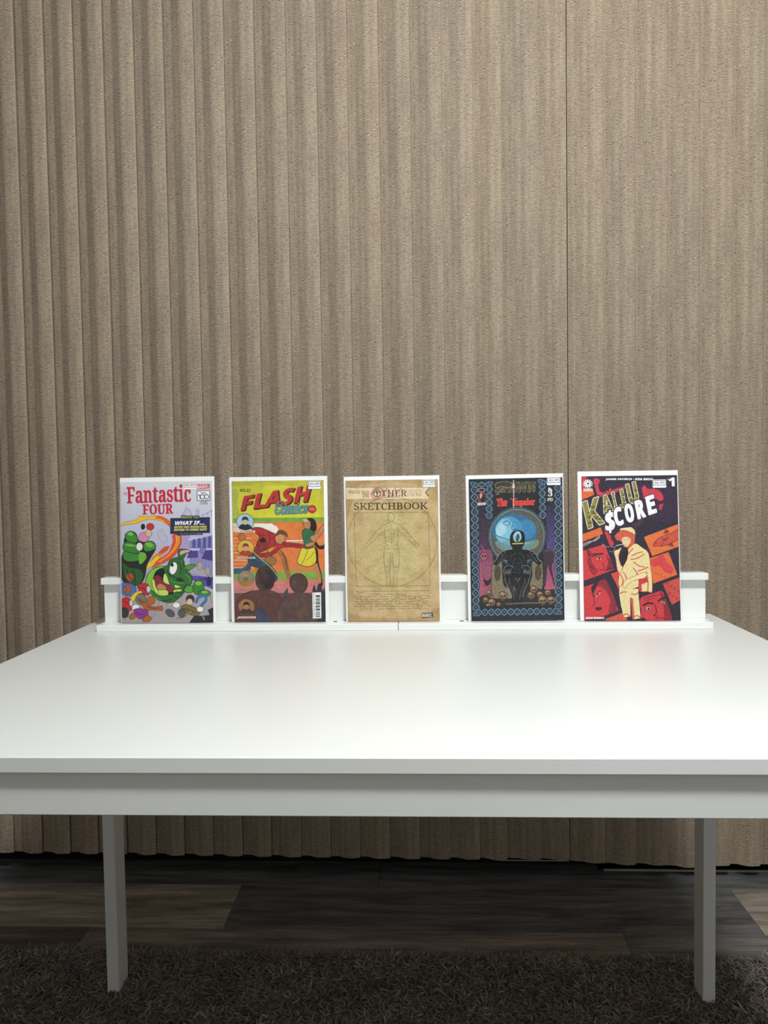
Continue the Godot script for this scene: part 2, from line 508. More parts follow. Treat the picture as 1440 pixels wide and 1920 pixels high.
func cover_yellow() -> void:
	canvas(TW, TH, Vector2(110, 143), Vector2(1203, 118), Vector2(120, 1828), Vector2(1222, 1812), hexc("cfd02e"))
	grad(100, 118, 1230, 585, "bdbb37", "d9d431")
	blob("9a9c40", [110, 200, 250, 190, 500, 150, 700, 165, 900, 190, 700, 150, 400, 130, 110, 135], "", 0, 0.5)
	blob("d9d23a", [500, 200, 800, 200, 900, 300, 700, 330, 520, 300], "", 0, 0.8)
	blob("8ea355", [100, 250, 190, 270, 170, 400, 190, 560, 100, 570], "", 0, 0.55)
	blob("c2a24e", [1170, 130, 1225, 130, 1225, 600, 1180, 540, 1160, 300], "", 0, 0.55)
	grad(100, 585, 1230, 640, "76a33f", "7fa748")
	grad(100, 638, 1230, 1222, "e27a3a", "dc7a40")
	grad(100, 1222, 1230, 1325, "86a848", "7d9f44")
	grad(100, 1325, 1230, 1500, "cf7a72", "c4787a")
	grad(100, 1480, 1230, 1840, "6b4240", "3f3736")
	# speed lines
	for k in 7:
		var y := 650.0 + k * 14
		pen(["efe9dc", "dcd6c6", "f3efe4", "c9c3b2"][k % 4], 12, [120, y, 560 + 40 * (k % 3), y - 2], false)
	poly("f1ede2", [360, 650, 580, 640, 660, 700, 640, 760, 420, 700])
	pen("efe9dc", 14, [760, 848, 990, 840], false)
	pen("c8c2b0", 6, [760, 866, 990, 862], false)
	for k in 18:
		var y := 800.0 + k * 22
		pen(["c9622c", "f0c48c", "cf6a30", "e89a58"][k % 4], 7, [118, y, 280 + 50 * (k % 3), y], false)
	# a plain running man in red with an outstretched arm
	blob("b03030", [340, 705, 430, 690, 520, 720, 600, 760, 660, 800, 700, 860, 820, 870, 950, 890, 985, 905, 940, 930, 780, 920, 690, 935, 620, 1000, 520, 1040, 420, 1040, 370, 980, 400, 880, 430, 800, 380, 750], "4c1616", 7)
	blob("8c2a2c", [400, 880, 450, 830, 520, 860, 560, 940, 520, 1010, 420, 1030, 372, 980])
	blob("24181a", [430, 840, 480, 810, 520, 850, 470, 870])
	blob("b96a3c", [175, 820, 200, 765, 250, 770, 265, 820, 220, 850], "5a2a14", 5)
	ell("c88a5c", 680, 825, 62, 62, "5a3018", 6)
	blob("6a4a34", [630, 790, 650, 740, 700, 720, 750, 745, 770, 800, 730, 770, 680, 765], "3a2418", 5)
	pen("3a2010", 6, [700, 870, 740, 860], false)
	poly("c9c23c", [430, 1000, 560, 940, 640, 910, 560, 980], 0.8)
	blob("9a6a42", [480, 1080, 560, 1030, 630, 1070, 610, 1130, 540, 1150], "3c2412", 5)
	blob("a06a40", [650, 980, 720, 1000, 760, 1090, 790, 1180, 800, 1300, 760, 1290, 720, 1180, 690, 1060])
	blob("2c4a60", [290, 1040, 350, 1000, 430, 1050, 560, 1140, 640, 1250, 620, 1330, 540, 1280, 420, 1180, 310, 1130], "1a2a38", 6)
	blob("3a5c74", [300, 1110, 240, 1170, 120, 1190, 120, 1250, 200, 1240, 320, 1200])
	pen("a8b040", 12, [360, 990, 450, 1070, 560, 1160, 640, 1260])
	# woman in a green top and yellow skirt
	blob("1c1614", [960, 600, 1010, 575, 1080, 580, 1115, 640, 1110, 720, 1060, 740, 1030, 680])
	blob("b87a54", [960, 610, 1000, 590, 1045, 620, 1040, 690, 1005, 720, 965, 680], "4c2814", 5)
	ell("c9bd8c", 985, 600, 28, 20)
	blob("2f6a44", [945, 740, 990, 700, 1080, 730, 1100, 800, 1080, 900, 1000, 950, 965, 870], "14281a", 6)
	blob("c08258", [1090, 870, 1040, 800, 1100, 760, 1160, 690, 1200, 640, 1210, 700, 1160, 780, 1110, 830], "4c2814", 5)
	blob("c08258", [980, 890, 1060, 860, 1100, 880, 1010, 920], "4c2814", 5)
	blob("201614", [1090, 880, 1160, 830, 1205, 820, 1210, 930, 1140, 940], "", 0, 0.9)
	blob("d88850", [1120, 850, 1180, 810, 1212, 810, 1212, 880, 1150, 900])
	blob("1a1412", [1090, 930, 1130, 960, 1140, 1100, 1175, 1250, 1185, 1370, 1150, 1380, 1130, 1230, 1090, 1120])
	blob("dccb36", [940, 930, 1010, 940, 1090, 925, 1110, 1010, 1105, 1100, 1030, 1150, 940, 1140, 885, 1100, 910, 1000], "2a2410", 7)
	pen("4a4012", 6, [1010, 960, 970, 1060, 900, 1190], false)
	pen("4a4012", 5, [1080, 980, 1040, 1040, 985, 1080])
	poly("c08258", [900, 1140, 950, 1145, 920, 1240, 880, 1240])
	poly("c08258", [1075, 1130, 1120, 1105, 1165, 1250, 1170, 1350, 1135, 1350, 1120, 1240])
	# onlookers seen from behind
	blob("43424a", [700, 1530, 735, 1450, 770, 1410, 760, 1500, 730, 1540])
	blob("2c2a33", [1060, 1480, 1085, 1370, 1110, 1440, 1130, 1365, 1165, 1370, 1190, 1440, 1210, 1400, 1222, 1620, 1222, 1800, 1060, 1760])
	blob("4c3630", [380, 1280, 430, 1180, 520, 1160, 600, 1230, 610, 1340, 560, 1430, 470, 1450, 400, 1400], "2a1c1a", 6)
	blob("2f2830", [500, 1190, 590, 1230, 600, 1340, 540, 1420, 480, 1400, 520, 1290])
	blob("5a3630", [120, 1700, 170, 1540, 300, 1460, 450, 1440, 600, 1455, 690, 1540, 700, 1700, 640, 1830, 120, 1830], "33201e", 6)
	blob("4c3530", [795, 1380, 800, 1290, 860, 1240, 940, 1245, 1000, 1310, 1000, 1400, 950, 1460, 860, 1465], "2a1c1a", 6)
	blob("56403a", [660, 1830, 700, 1560, 830, 1490, 900, 1460, 1010, 1490, 1080, 1570, 1090, 1830], "33201e", 6)
	blob("6a5038", [860, 1700, 920, 1660, 1000, 1620, 1010, 1720, 920, 1760], "", 0, 0.8)
	blob("36405a", [390, 1690, 440, 1640, 480, 1660, 500, 1740, 560, 1770, 540, 1825, 380, 1825], "", 0, 0.9)
	# ink work on the runner and the crowd
	for l: Array in [[400, 760, 450, 790, 500, 780], [540, 760, 560, 820, 550, 880], [600, 800, 620, 870, 600, 920], [700, 880, 760, 900, 820, 895], [830, 890, 880, 905, 940, 900], [470, 940, 520, 960, 540, 1000], [400, 900, 430, 930, 420, 980], [640, 960, 600, 980, 560, 1020]]:
		pen("4c1616", 7, l)
	for l: Array in [[640, 930, 720, 1000, 760, 1100], [690, 960, 740, 1060, 770, 1200], [300, 1140, 360, 1160, 420, 1220], [330, 1080, 400, 1100, 470, 1160], [220, 1210, 280, 1190, 330, 1150]]:
		pen("33241c", 6, l)
	for k in 16:
		pen("35201e", 7, [200 + k * 28, 1560 + (k * 53) % 90, 190 + k * 28, 1640 + (k * 37) % 80, 215 + k * 28, 1720], true, 0.6)
		pen("3a2824", 7, [720 + k * 22, 1560 + (k * 41) % 60, 715 + k * 22, 1650 + (k * 29) % 90, 730 + k * 22, 1760], true, 0.5)
	for k in 9:
		pen("241818", 8, [430 + k * 18, 1210 + (k * 13) % 30, 420 + k * 18, 1300, 440 + k * 16, 1390], true, 0.7)
		pen("5e463c", 6, [830 + k * 18, 1290 + (k * 17) % 30, 826 + k * 18, 1360, 836 + k * 17, 1420], true, 0.7)
	pen("d88a7c", 8, [600, 1360, 680, 1350, 740, 1365])
	pen("d88a7c", 8, [640, 1410, 700, 1400, 760, 1420])
	# round portraits of nobody in particular
	ell("a9c6d6", 262, 625, 103, 98, "2c4438", 6)
	bust("20282c", "26343c", "c9b59a", 262, 625, 0.95)
	ell("d9b048", 265, 935, 100, 95, "5a3c18", 6)
	bust("b03c2c", "8a2c26", "d0a080", 265, 940, 0.9)
	ell("8c8478", 262, 1300, 92, 95, "4c4038", 6)
	bust("a87a34", "b98a34", "7c6a52", 262, 1305, 0.9)
	ell("a06a44", 265, 1640, 98, 92, "5a3a26", 6)
	bust("40302a", "261c18", "a87c58", 265, 1640, 0.9)
	for b: Array in [[740, "dcd3c6"], [1055, "cbb9a4"], [1435, "b98a70"], [1770, "d8cdc0"]]:
		poly(b[1], [165, b[0] - 10, 380, b[0] - 14, 380, b[0] + 10, 165, b[0] + 12])
		poly(b[1], [140, b[0] + 20, 165, b[0], 165, b[0] + 16])
		if b[0] == 740:
			txt("THE BATMAN", SERIF, true, "5a4038", 196, 748, 160, 17, -1.0)
			continue
		for k in 9:
			pen("5a4038", 5, [190 + k * 20, b[0] - 6 + (k * 7) % 5, 202 + k * 20, b[0] + 6 - (k * 5) % 4], false)
	# writing
	txt("NO.22", SANS, true, "2a2a18", 202, 270, 122, 38, -1, 0.18)
	for k in 12:
		pen("9a3030", 4, [215 + k * 6, 470 - k * 12, 250 + k * 6, 462 - k * 12], false)
	txt("FLASH", SANS, true, "3a1a14", 222, 500, 800, 166, -8.2, 0.42, 10.0, 0.18)
	txt("FLASH", SANS, true, "b8302e", 210, 492, 800, 164, -8.2, 0.42, 5.0, 0.18)
	txt("Comics", SERIF, true, "2f5a52", 612, 536, 392, 128, -3.0, 0.30, 7.0)
	txt("Comics", SERIF, true, "5fa0b4", 612, 534, 392, 126, -3.0, 0.30)
	ell("", 690, 430, 66, 50, "5a8a94", 12, -0.5)
	ell("c02c2a", 1065, 466, 47, 47, "5a1814", 6)
	for k in 5:
		pen("eaa79c", 7, [1036 + k * 13, 454 + (k * 5) % 7, 1040 + k * 13, 476 - (k * 3) % 5], false)
	poly("eef0ee", [1062, 1462, 1166, 1458, 1170, 1770, 1066, 1774])
	for k in 34:
		var y := 1486.0 + k * 8
		if (k * 7) % 5 != 0:
			poly("1b1b20", [1102, y, 1154, y - 1, 1154, y + 3 + (k * 3) % 4, 1102, y + 4 + (k * 3) % 4])
	for k in 20:
		pen("707276", 5, [1076, 1480 + k * 14, 1084, 1486 + k * 14], false)
	grain(0.10, 4, Color.BLACK, 0.06)
	grain(0.10, 2, Color.BLACK)

func cover_parchment() -> void:
	canvas(TW, TH, Vector2(95, 130), Vector2(1190, 115), Vector2(100, 1815), Vector2(1215, 1812), hexc("c4a878"))
	for k in 30:
		var t := k / 29.0
		ell("d2bd86", 640, 920, 700 - 480 * t, 1000 - 620 * t, "", 0, 0.0, 0.035 + 0.04 * t)
	for k in 10:
		ell("c9bd80", 640 + rng.randf_range(-300, 300), 900 + rng.randf_range(-350, 350), rng.randf_range(90, 220), rng.randf_range(70, 160), "", 0, 0.0, 0.22)
	blob("9a7848", [90, 110, 600, 110, 500, 165, 250, 190, 160, 420, 90, 600], "", 0, 0.35)
	blob("a88652", [600, 110, 1225, 100, 1225, 500, 1140, 240, 900, 180], "", 0, 0.35)
	blob("9a7850", [90, 1700, 300, 1760, 900, 1770, 1225, 1650, 1225, 1830, 90, 1830], "", 0, 0.4)
	blob("a88458", [90, 1100, 180, 1230, 170, 1500, 220, 1750, 90, 1800], "", 0, 0.3)
	# ribbon
	poly("e6cfa6", [95, 212, 1095, 212, 1042, 280, 1092, 352, 97, 354])
	poly("ecd4b4", [390, 214, 760, 214, 760, 350, 390, 350], 0.7)
	pen("6a4c2c", 4, [95, 211, 1095, 211], false)
	pen("6a4c2c", 4, [97, 355, 1094, 353], false)
	pen("5a3c22", 9, [1092, 216, 1044, 278, 1080, 318], false)
	pen("8a6c48", 5, [1044, 280, 1070, 298, 1060, 308], false)
	for k in 3:
		pen("c8766c", 12 - k * 3, [395 + k * 8, 300, 430, 235 - k * 4, 520, 225, 545 - k * 6, 300, 480, 340 + k * 4, 420, 330, 395, 280])
	pen("c8766c", 9, [570, 240, 600, 225, 630, 300, 590, 330])
	pen("c8766c", 9, [640, 330, 660, 260, 690, 220, 680, 300])
	pen("c8766c", 8, [690, 300, 740, 230, 770, 240])
	pen("c8766c", 6, [400, 345, 470, 345, 540, 340])
	txt("SPIDER MAN", SERIF, false, "5a4632", 120, 284, 256, 36, 0.3)
	txt("THE", SERIF, false, "4a3626", 296, 322, 78, 32)
	ell("", 468, 282, 44, 42, "2a1c14", 10)
	ell("2a1c14", 468, 262, 10, 9)
	pen("2a1c14", 8, [434, 268, 502, 268], false)
	pen("2a1c14", 12, [468, 268, 468, 312], false)
	txt("THER", SERIF, false, "2e2018", 522, 318, 300, 72, 0.0)
	pen("a08058", 4, [836, 240, 836, 314], false)
	txt("EVOLVE", SERIF, false, "8a7454", 852, 272, 146, 32)
	txt("OR DIE", SERIF, false, "8a7454", 856, 312, 142, 32)
	txt("SKETCHBOOK", SERIF, false, "38281c", 192, 478, 876, 84, -0.3, 0.0, 1.0)
	# geometry and a plain anatomical study of one standing figure
	var ink := "7c643c"
	poly("c9b988", [560, 640, 715, 640, 690, 930, 700, 1350, 580, 1350, 560, 930], 0.5)
	pen(ink, 5, [192, 514, 1080, 506, 1098, 1388, 204, 1392, 192, 514], false)
	ell("", 640, 860, 540, 535, ink, 5)
	for k in 60:
		var y := 560.0 + k * 13
		var hw := 105.0 + 35.0 * sin(k * 1.3) + (60.0 if k > 36 else 0.0)
		pen("957848", 3.5, [640 - hw - 30, y + 6, 640 - hw + 40 + 20 * sin(k * 2.1), y], false, 0.55)
		if k % 3 == 0:
			pen("957848", 3.5, [640 + hw - 20, y, 640 + hw + 24, y + 5], false, 0.5)
	ell("cdbd8c", 632, 565, 38, 52, ink, 6)
	pen(ink, 4, [615, 560, 630, 556], false)
	pen(ink, 4, [640, 556, 655, 560], false)
	pen(ink, 4, [622, 592, 645, 592], false)
	for s: float in [-1.0, 1.0]:
		var x := 636.0
		pen(ink, 5, [x + s * 16, 614, x + s * 30, 640, x + s * 100, 655, x + s * 170, 720, x + s * 235, 800, x + s * 300, 880])
		pen(ink, 5, [x + s * 84, 730, x + s * 140, 770, x + s * 205, 840, x + s * 280, 900])
		ell("", x + s * 300, 904, 20, 24, ink, 5)
		pen(ink, 5, [x + s * 84, 712, x + s * 76, 800, x + s * 70, 880, x + s * 84, 950, x + s * 96, 1040, x + s * 84, 1160, x + s * 66, 1260, x + s * 56, 1350, x + s * 70, 1386, x + s * 20, 1388])
		pen(ink, 5, [x + s * 10, 990, x + s * 16, 1100, x + s * 22, 1200, x + s * 22, 1300, x + s * 16, 1380])
		pen(ink, 4, [x + s * 8, 700, x + s * 50, 730, x + s * 78, 700])
		pen(ink, 4, [x + s * 70, 880, x + s * 30, 910, x, 915])
		for k in 4:
			pen(ink, 3.5, [x + s * 6, 760 + k * 34, x + s * 44, 752 + k * 34], false)
			pen(ink, 3, [x + s * (120 + k * 44), 700 + k * 52, x + s * (150 + k * 44), 705 + k * 52], false)
		pen(ink, 4, [x + s * 30, 1150, x + s * 60, 1170, x + s * 84, 1150])
		pen(ink, 3.5, [x + s * 44, 1190, x + s * 40, 1290], false)
	pen(ink, 5, [556, 946, 716, 944], false)
	pen(ink, 4, [636, 640, 636, 900], false)
	pen(ink, 5, [204, 1452, 1098, 1446], false)
	# lines of old handwriting, not readable
	for l in 8:
		var y := 1490.0 + l * 29
		var xa: float = [370, 175, 160, 185, 190, 150, 250, 180][l]
		var xb: float = [800, 1090, 1095, 1090, 1095, 1105, 1080, 280][l]
		if l == 7:
			y = 1470
		var a := []
		var x := xa
		while x < xb:
			var g := rng.randf_range(7, 13)
			if rng.randf() < 0.14:
				if a.size() > 4:
					pen("5c4628", 4.5, a)
				a = []
				g = 20
			x += g
			a.append(x)
			a.append(y + rng.randf_range(-10, 7) - (x - xa) * 0.004)
		if a.size() > 4:
			pen("5c4628", 4.5, a)
	for s in [0, 1]:
		for k in 5:
			pen("8a7048", 4, [[160, 930][s] + k * 30, 382 - k % 2 * 6, [160, 930][s] + 24 + k * 30, 376 + k % 2 * 6], false)
	poly("181612", [996, 1716, 1132, 1712, 1134, 1770, 998, 1774])
	txt("MARVEL", SANS, true, "f6f3ec", 1004, 1764, 122, 42, -0.5)
	grain(0.20, 8, Color(0.35, 0.22, 0.08), 0.07)
	grain(0.16, 2, Color(0.3, 0.2, 0.1), 0.12)

func knot(x0: float, y0: float, x1: float, y1: float, n: int, r: float) -> void:
	# two interlaced strands
	for s: float in [-1.0, 1.0]:
		for pass_ in 2:
			var a := []
			for k in n * 8 + 1:
				var t := k / (n * 8.0)
				var d := Vector2(x1 - x0, y1 - y0)
				var o := d.normalized().orthogonal() * r * s * sin(t * n * PI)
				a.append(x0 + d.x * t + o.x)
				a.append(y0 + d.y * t + o.y)
			pen(["24323e", "5c7890"][pass_], [26.0, 14.0][pass_], a, false)
	for k in n:
		var t := (k + 0.5) / n
		ell("6684a0", lerpf(x0, x1, t), lerpf(y0, y1, t), r * 0.28, r * 0.28, "22303c", 5)

func cover_knotwork() -> void:
	canvas(TW, TH, Vector2(113, 118), Vector2(1228, 95), Vector2(160, 1815), Vector2(1288, 1812), hexc("1d2025"))
	# panels behind the pillars
	grad(225, 430, 420, 960, "23262a", "4a2f48")
	grad(235, 960, 430, 1640, "7c3f60", "b0566a")
	grad(1040, 430, 1160, 960, "2a2840", "50407c")
	grad(1020, 960, 1180, 1440, "6a3f6e", "b85a70")
	for k in 40:
		pen("6a5a9a", 4, [1060 + (k * 37) % 90, 520 + k * 10, 1062 + (k * 37) % 90, 532 + k * 10], false)
	# arch and glowing disc
	ell("4b5f62", 700, 800, 352, 352, "20282a", 8)
	ell("62787a", 700, 800, 336, 336, "29383a", 7)
	ell("5e5644", 702, 805, 308, 308, "2a2a24", 6)
	for k in 16:
		var t := k / 15.0
		ell("2f6f9c", 670, 745, 290 - 70 * t, 228 - 55 * t, "", 0, 0.1, 0.16)
	ell("58a8cc", 600, 735, 165, 170, "", 0, 0.0, 0.75)
	ell("8fcade", 545, 730, 105, 140, "", 0, 0.2, 0.75)
	ell("3f8fc0", 800, 720, 125, 120, "", 0, 0.0, 0.6)
	ell("b8dde6", 510, 720, 60, 80, "", 0, 0.3, 0.7)
	pen("1f4c6c", 9, [530, 650, 560, 620, 600, 625, 615, 660])
	pen("2c6c94", 8, [545, 665, 575, 672, 605, 660])
	pen("2c6c94", 7, [650, 625, 700, 640], false)
	pen("24587c", 9, [440, 740, 440, 780, 520, 820, 600, 840])
	pen("24587c", 8, [640, 660, 640, 720, 690, 715])
	poly("c8c862", [590, 880, 850, 872, 850, 892, 600, 900], 0.8)
	blob("7fa8a0", [440, 870, 600, 850, 700, 900, 850, 860, 960, 850, 900, 950, 560, 980], "", 0, 0.6)
	# throne stones
	blob("7d7257", [405, 1140, 450, 1090, 520, 1100, 530, 1250, 560, 1400, 680, 1460, 690, 1540, 560, 1550, 410, 1520], "2c281e", 7)
	blob("7d7257", [880, 1120, 960, 1090, 1010, 1130, 1015, 1420, 930, 1440, 860, 1400, 890, 1260], "2c281e", 7)
	ell("4a4433", 470, 1240, 36, 90, "2a261c", 5)
	ell("4a4433", 960, 1240, 36, 90, "2a261c", 5)
	ell("8c8060", 630, 1440, 60, 50, "", 0, 0.0, 0.7)
	# skeletal side figures
	pen("b06a70", 8, [270, 900, 300, 960, 330, 1000])
	ell("9a5c62", 305, 1040, 48, 50, "34202a", 6)
	ell("34202a", 290, 1035, 12, 13)
	ell("34202a", 322, 1035, 12, 13)
	for k in 6:
		pen("9c5a66", 8, [290, 1120 + k * 26, 340, 1128 + k * 26, 400, 1112 + k * 26])
	pen("a86470", 10, [262, 1120, 275, 1280, 270, 1440])
	blob("2c2028", [300, 1310, 350, 1330, 400, 1300, 370, 1380, 330, 1390])
	blob("3a2c38", [1030, 980, 1090, 960, 1150, 990, 1150, 1080, 1120, 1180, 1160, 1400, 1110, 1250, 1070, 1150, 1050, 1380, 1020, 1400, 1030, 1150], "241a24", 5)
	pen("8a5c68", 6, [1040, 990, 1100, 970, 1150, 1000, 1150, 1100])
	# plain dark armoured figure seated on the throne, its rim lit
	var dk := "141618"
	var rim := "8f9698"
	blob(dk, [560, 990, 640, 950, 700, 940, 770, 950, 850, 990, 830, 1090, 790, 1190, 770, 1290, 640, 1290, 620, 1190, 585, 1090])
	for s: float in [-1.0, 1.0]:
		var x := 708.0
		blob(dk, [x + s * 80, 960, x + s * 170, 975, x + s * 225, 1020, x + s * 250, 1080, x + s * 290, 1120, x + s * 260, 1150, x + s * 200, 1110, x + s * 150, 1080, x + s * 100, 1060])
		blob(dk, [x + s * 20, 1230, x + s * 60, 1170, x + s * 130, 1160, x + s * 160, 1210, x + s * 150, 1280, x + s * 100, 1290, x + s * 30, 1300])
		blob(dk, [x + s * 70, 1260, x + s * 150, 1250, x + s * 140, 1340, x + s * 100, 1430, x + s * 60, 1520, x + s * 70, 1620, x + s * 5, 1630, x + s * 10, 1520, x + s * 50, 1400])
		pen(rim, 6, [x + s * 60, 955, x + s * 150, 970, x + s * 215, 1010, x + s * 250, 1075, x + s * 288, 1112])
		pen("5c6264", 6, [x + s * 150, 1000, x + s * 190, 1050, x + s * 240, 1110])
		pen("5c6264", 5, [x + s * 120, 1030, x + s * 170, 1070, x + s * 215, 1120])
		pen("44494c", 6, [x + s * 20, 1000, x + s * 70, 1040, x + s * 90, 1100])
		pen("44494c", 6, [x + s * 10, 1060, x + s * 50, 1100, x + s * 60, 1160])
		pen(rim, 5, [x + s * 50, 1180, x + s * 90, 1150, x + s * 140, 1165, x + s * 165, 1215, x + s * 150, 1270])
		for k in 5:
			pen(rim, 5, [x + s * (70 + k * 18), 1190 + (k * 23) % 40, x + s * (86 + k * 14), 1215 + (k * 31) % 36, x + s * (76 + k * 16), 1250])
		pen(rim, 5, [x + s * 152, 1290, x + s * 130, 1370, x + s * 90, 1450, x + s * 72, 1530])
		pen("6a7072", 5, [x + s * 90, 1300, x + s * 85, 1370, x + s * 50, 1460, x + s * 34, 1560])
		pen("4c5254", 5, [x + s * 110, 1320, x + s * 100, 1400, x + s * 66, 1480])
		for k in 4:
			pen("70787a", 5, [x + s * (100 + k * 44), 968 + k * 26, x + s * (118 + k * 46), 944 + k * 30], false)
	for k in 4:
		pen("3c4144", 6, [650 + k * 6, 1110 + k * 38, 708, 1128 + k * 38, 766 - k * 6, 1110 + k * 38])
	blob(dk, [622, 900, 616, 810, 640, 752, 690, 728, 735, 730, 775, 755, 795, 810, 786, 900, 740, 960, 670, 960])
	blob("a9c8d2", [655, 790, 690, 745, 730, 748, 752, 800, 742, 850, 700, 875, 664, 850])
	blob("2c4a5c", [690, 800, 710, 770, 726, 800, 715, 870, 692, 868])
	pen("4a7288", 6, [665, 800, 680, 820, 676, 850])
	pen("4a7288", 6, [735, 790, 728, 815, 738, 840])
	poly("d2d46a", [640, 884, 780, 880, 770, 894, 650, 898], 0.9)
	pen("7a4a48", 12, [690, 1300, 716, 1335, 745, 1298])

	# skulls and slab
	blob("2a211c", [250, 1540, 330, 1500, 400, 1540, 560, 1560, 640, 1640, 260, 1640])
	blob("2a211c", [800, 1500, 900, 1420, 1000, 1440, 1180, 1480, 1180, 1650, 850, 1610])
	for k: Array in [[370, 1480, 36], [330, 1560, 34], [405, 1590, 46], [490, 1620, 30], [360, 1630, 28], [540, 1510, 52], [880, 1510, 46], [910, 1440, 46], [985, 1500, 40], [1020, 1570, 55], [1120, 1570, 50], [1080, 1480, 38]]:
		ell("75593f", k[0], k[1] + k[2] * 0.75, k[2] * 0.58, k[2] * 0.48, "2a1c14", 6)
		ell("7d6248", k[0], k[1], k[2], k[2] * 0.9, "2a1c14", 6)
		ell("a58a68", k[0] - k[2] * 0.2, k[1] - k[2] * 0.35, k[2] * 0.5, k[2] * 0.4)
		ell("281a14", k[0] - k[2] * 0.3, k[1] + k[2] * 0.15, k[2] * 0.22, k[2] * 0.22)
		ell("281a14", k[0] + k[2] * 0.35, k[1] + k[2] * 0.15, k[2] * 0.22, k[2] * 0.22)
		poly("281a14", [k[0], k[1] + k[2] * 0.32, k[0] - k[2] * 0.12, k[1] + k[2] * 0.55, k[0] + k[2] * 0.12, k[1] + k[2] * 0.55])
		for j in 4:
			pen("281a14", 4, [k[0] + k[2] * (j * 0.2 - 0.3), k[1] + k[2] * 0.78, k[0] + k[2] * (j * 0.2 - 0.3), k[1] + k[2] * 1.05], false)
	pen("6a6258", 14, [580, 1612, 760, 1606, 980, 1604], false)
	poly("15161a", [245, 1640, 1180, 1636, 1180, 1680, 245, 1685])
	# knotwork border
	knot(180, 200, 215, 1700, 17, 38)
	knot(1180, 180, 1215, 1690, 17, 38)
	knot(205, 1712, 1225, 1706, 13, 36)
	knot(362, 200, 362, 590, 5, 34)
	knot(990, 160, 1005, 590, 5, 34)
	knot(150, 190, 390, 176, 3, 26)
	knot(960, 160, 1190, 150, 3, 26)
	for c: Array in [[160, 170], [375, 165], [965, 140], [205, 1735], [1228, 1725]]:
		poly("4c6780", [c[0] - 28, c[1] - 22, c[0] + 28, c[1] - 24, c[0] + 26, c[1] + 22, c[0] - 26, c[1] + 24])
		ell("263844", c[0], c[1], 13, 11)
	# emblem: small framed portrait card
	poly("1a1414", [226, 245, 318, 242, 320, 400, 228, 404])
	ell("3a2228", 268, 248, 42, 22, "b8aeb4", 6)
	blob("7a3c34", [232, 300, 262, 276, 312, 280, 314, 392, 232, 394])
	blob("c9b3a4", [248, 300, 270, 290, 280, 340, 260, 352])
	blob("241a1a", [270, 330, 305, 290, 308, 380, 260, 390])
	poly("f2f0ec", [226, 400, 318, 397, 319, 426, 227, 429])
	for k in 6:
		pen("22201e", 7, [236 + k * 13, 410, 244 + k * 13, 417], false)
	# writing
	txt("SPAWN", SERIF, true, "8a8466", 432, 278, 482, 118, -0.8, 0.0, 5.0)
	txt("SPAWN", SERIF, true, "3a3428", 432, 278, 482, 118, -0.8)
	for k in 26:
		pen(["6e6244", "8c8258", "4c4430"][k % 3], 6, [445 + k * 18, 270 - (k * 31) % 40, 460 + k * 18, 190 + (k * 17) % 50], false)
	blob("3a3626", [430, 175, 500, 150, 590, 150, 640, 190, 590, 215, 500, 205, 440, 220], "9a9270", 5)
	pen("9a9270", 5, [500, 250, 470, 290, 440, 300, 480, 300])
	pen("d8ccc0", 9, [650, 130, 654, 300, 656, 460], false)
	ell("e6cfc4", 651, 208, 18, 20, "8a5c54", 4)
	ell("e6cfc4", 651, 180, 12, 12)
	txt("The", SERIF, true, "7c2420", 456, 444, 120, 96, -1.0, 0.0, 6.0)
	txt("The", SERIF, true, "d9463e", 456, 440, 120, 92, -1.0, 0.0, 3.0)
	txt("Impaler", SERIF, true, "7c2420", 640, 458, 268, 102, -1.5, 0.0, 6.0)
	txt("Impaler", SERIF, true, "d9463e", 640, 454, 268, 98, -1.5, 0.0, 3.0)
	pen("e0655a", 8, [615, 350, 650, 362, 700, 346])
	pen("e3cabe", 6, [654, 330, 656, 462], false)
	txt("No.", SERIF, true, "f2efe8", 1062, 246, 46, 26, 8, 0.0, 1.5)
	txt("3", SERIF, true, "f2efe8", 1062, 324, 52, 74, 0, 0.0, 1.5)
	pen("f0ece4", 9, [1058, 352, 1118, 350], false)
	for k in 4:
		pen("ece8e0", 8, [1060 + k * 17, 364, 1070 + k * 17, 384 - (k % 2) * 10], false)
	grain(0.18, 3, Color.BLACK, 0.16)
	grain(0.12, 1, Color.BLACK)

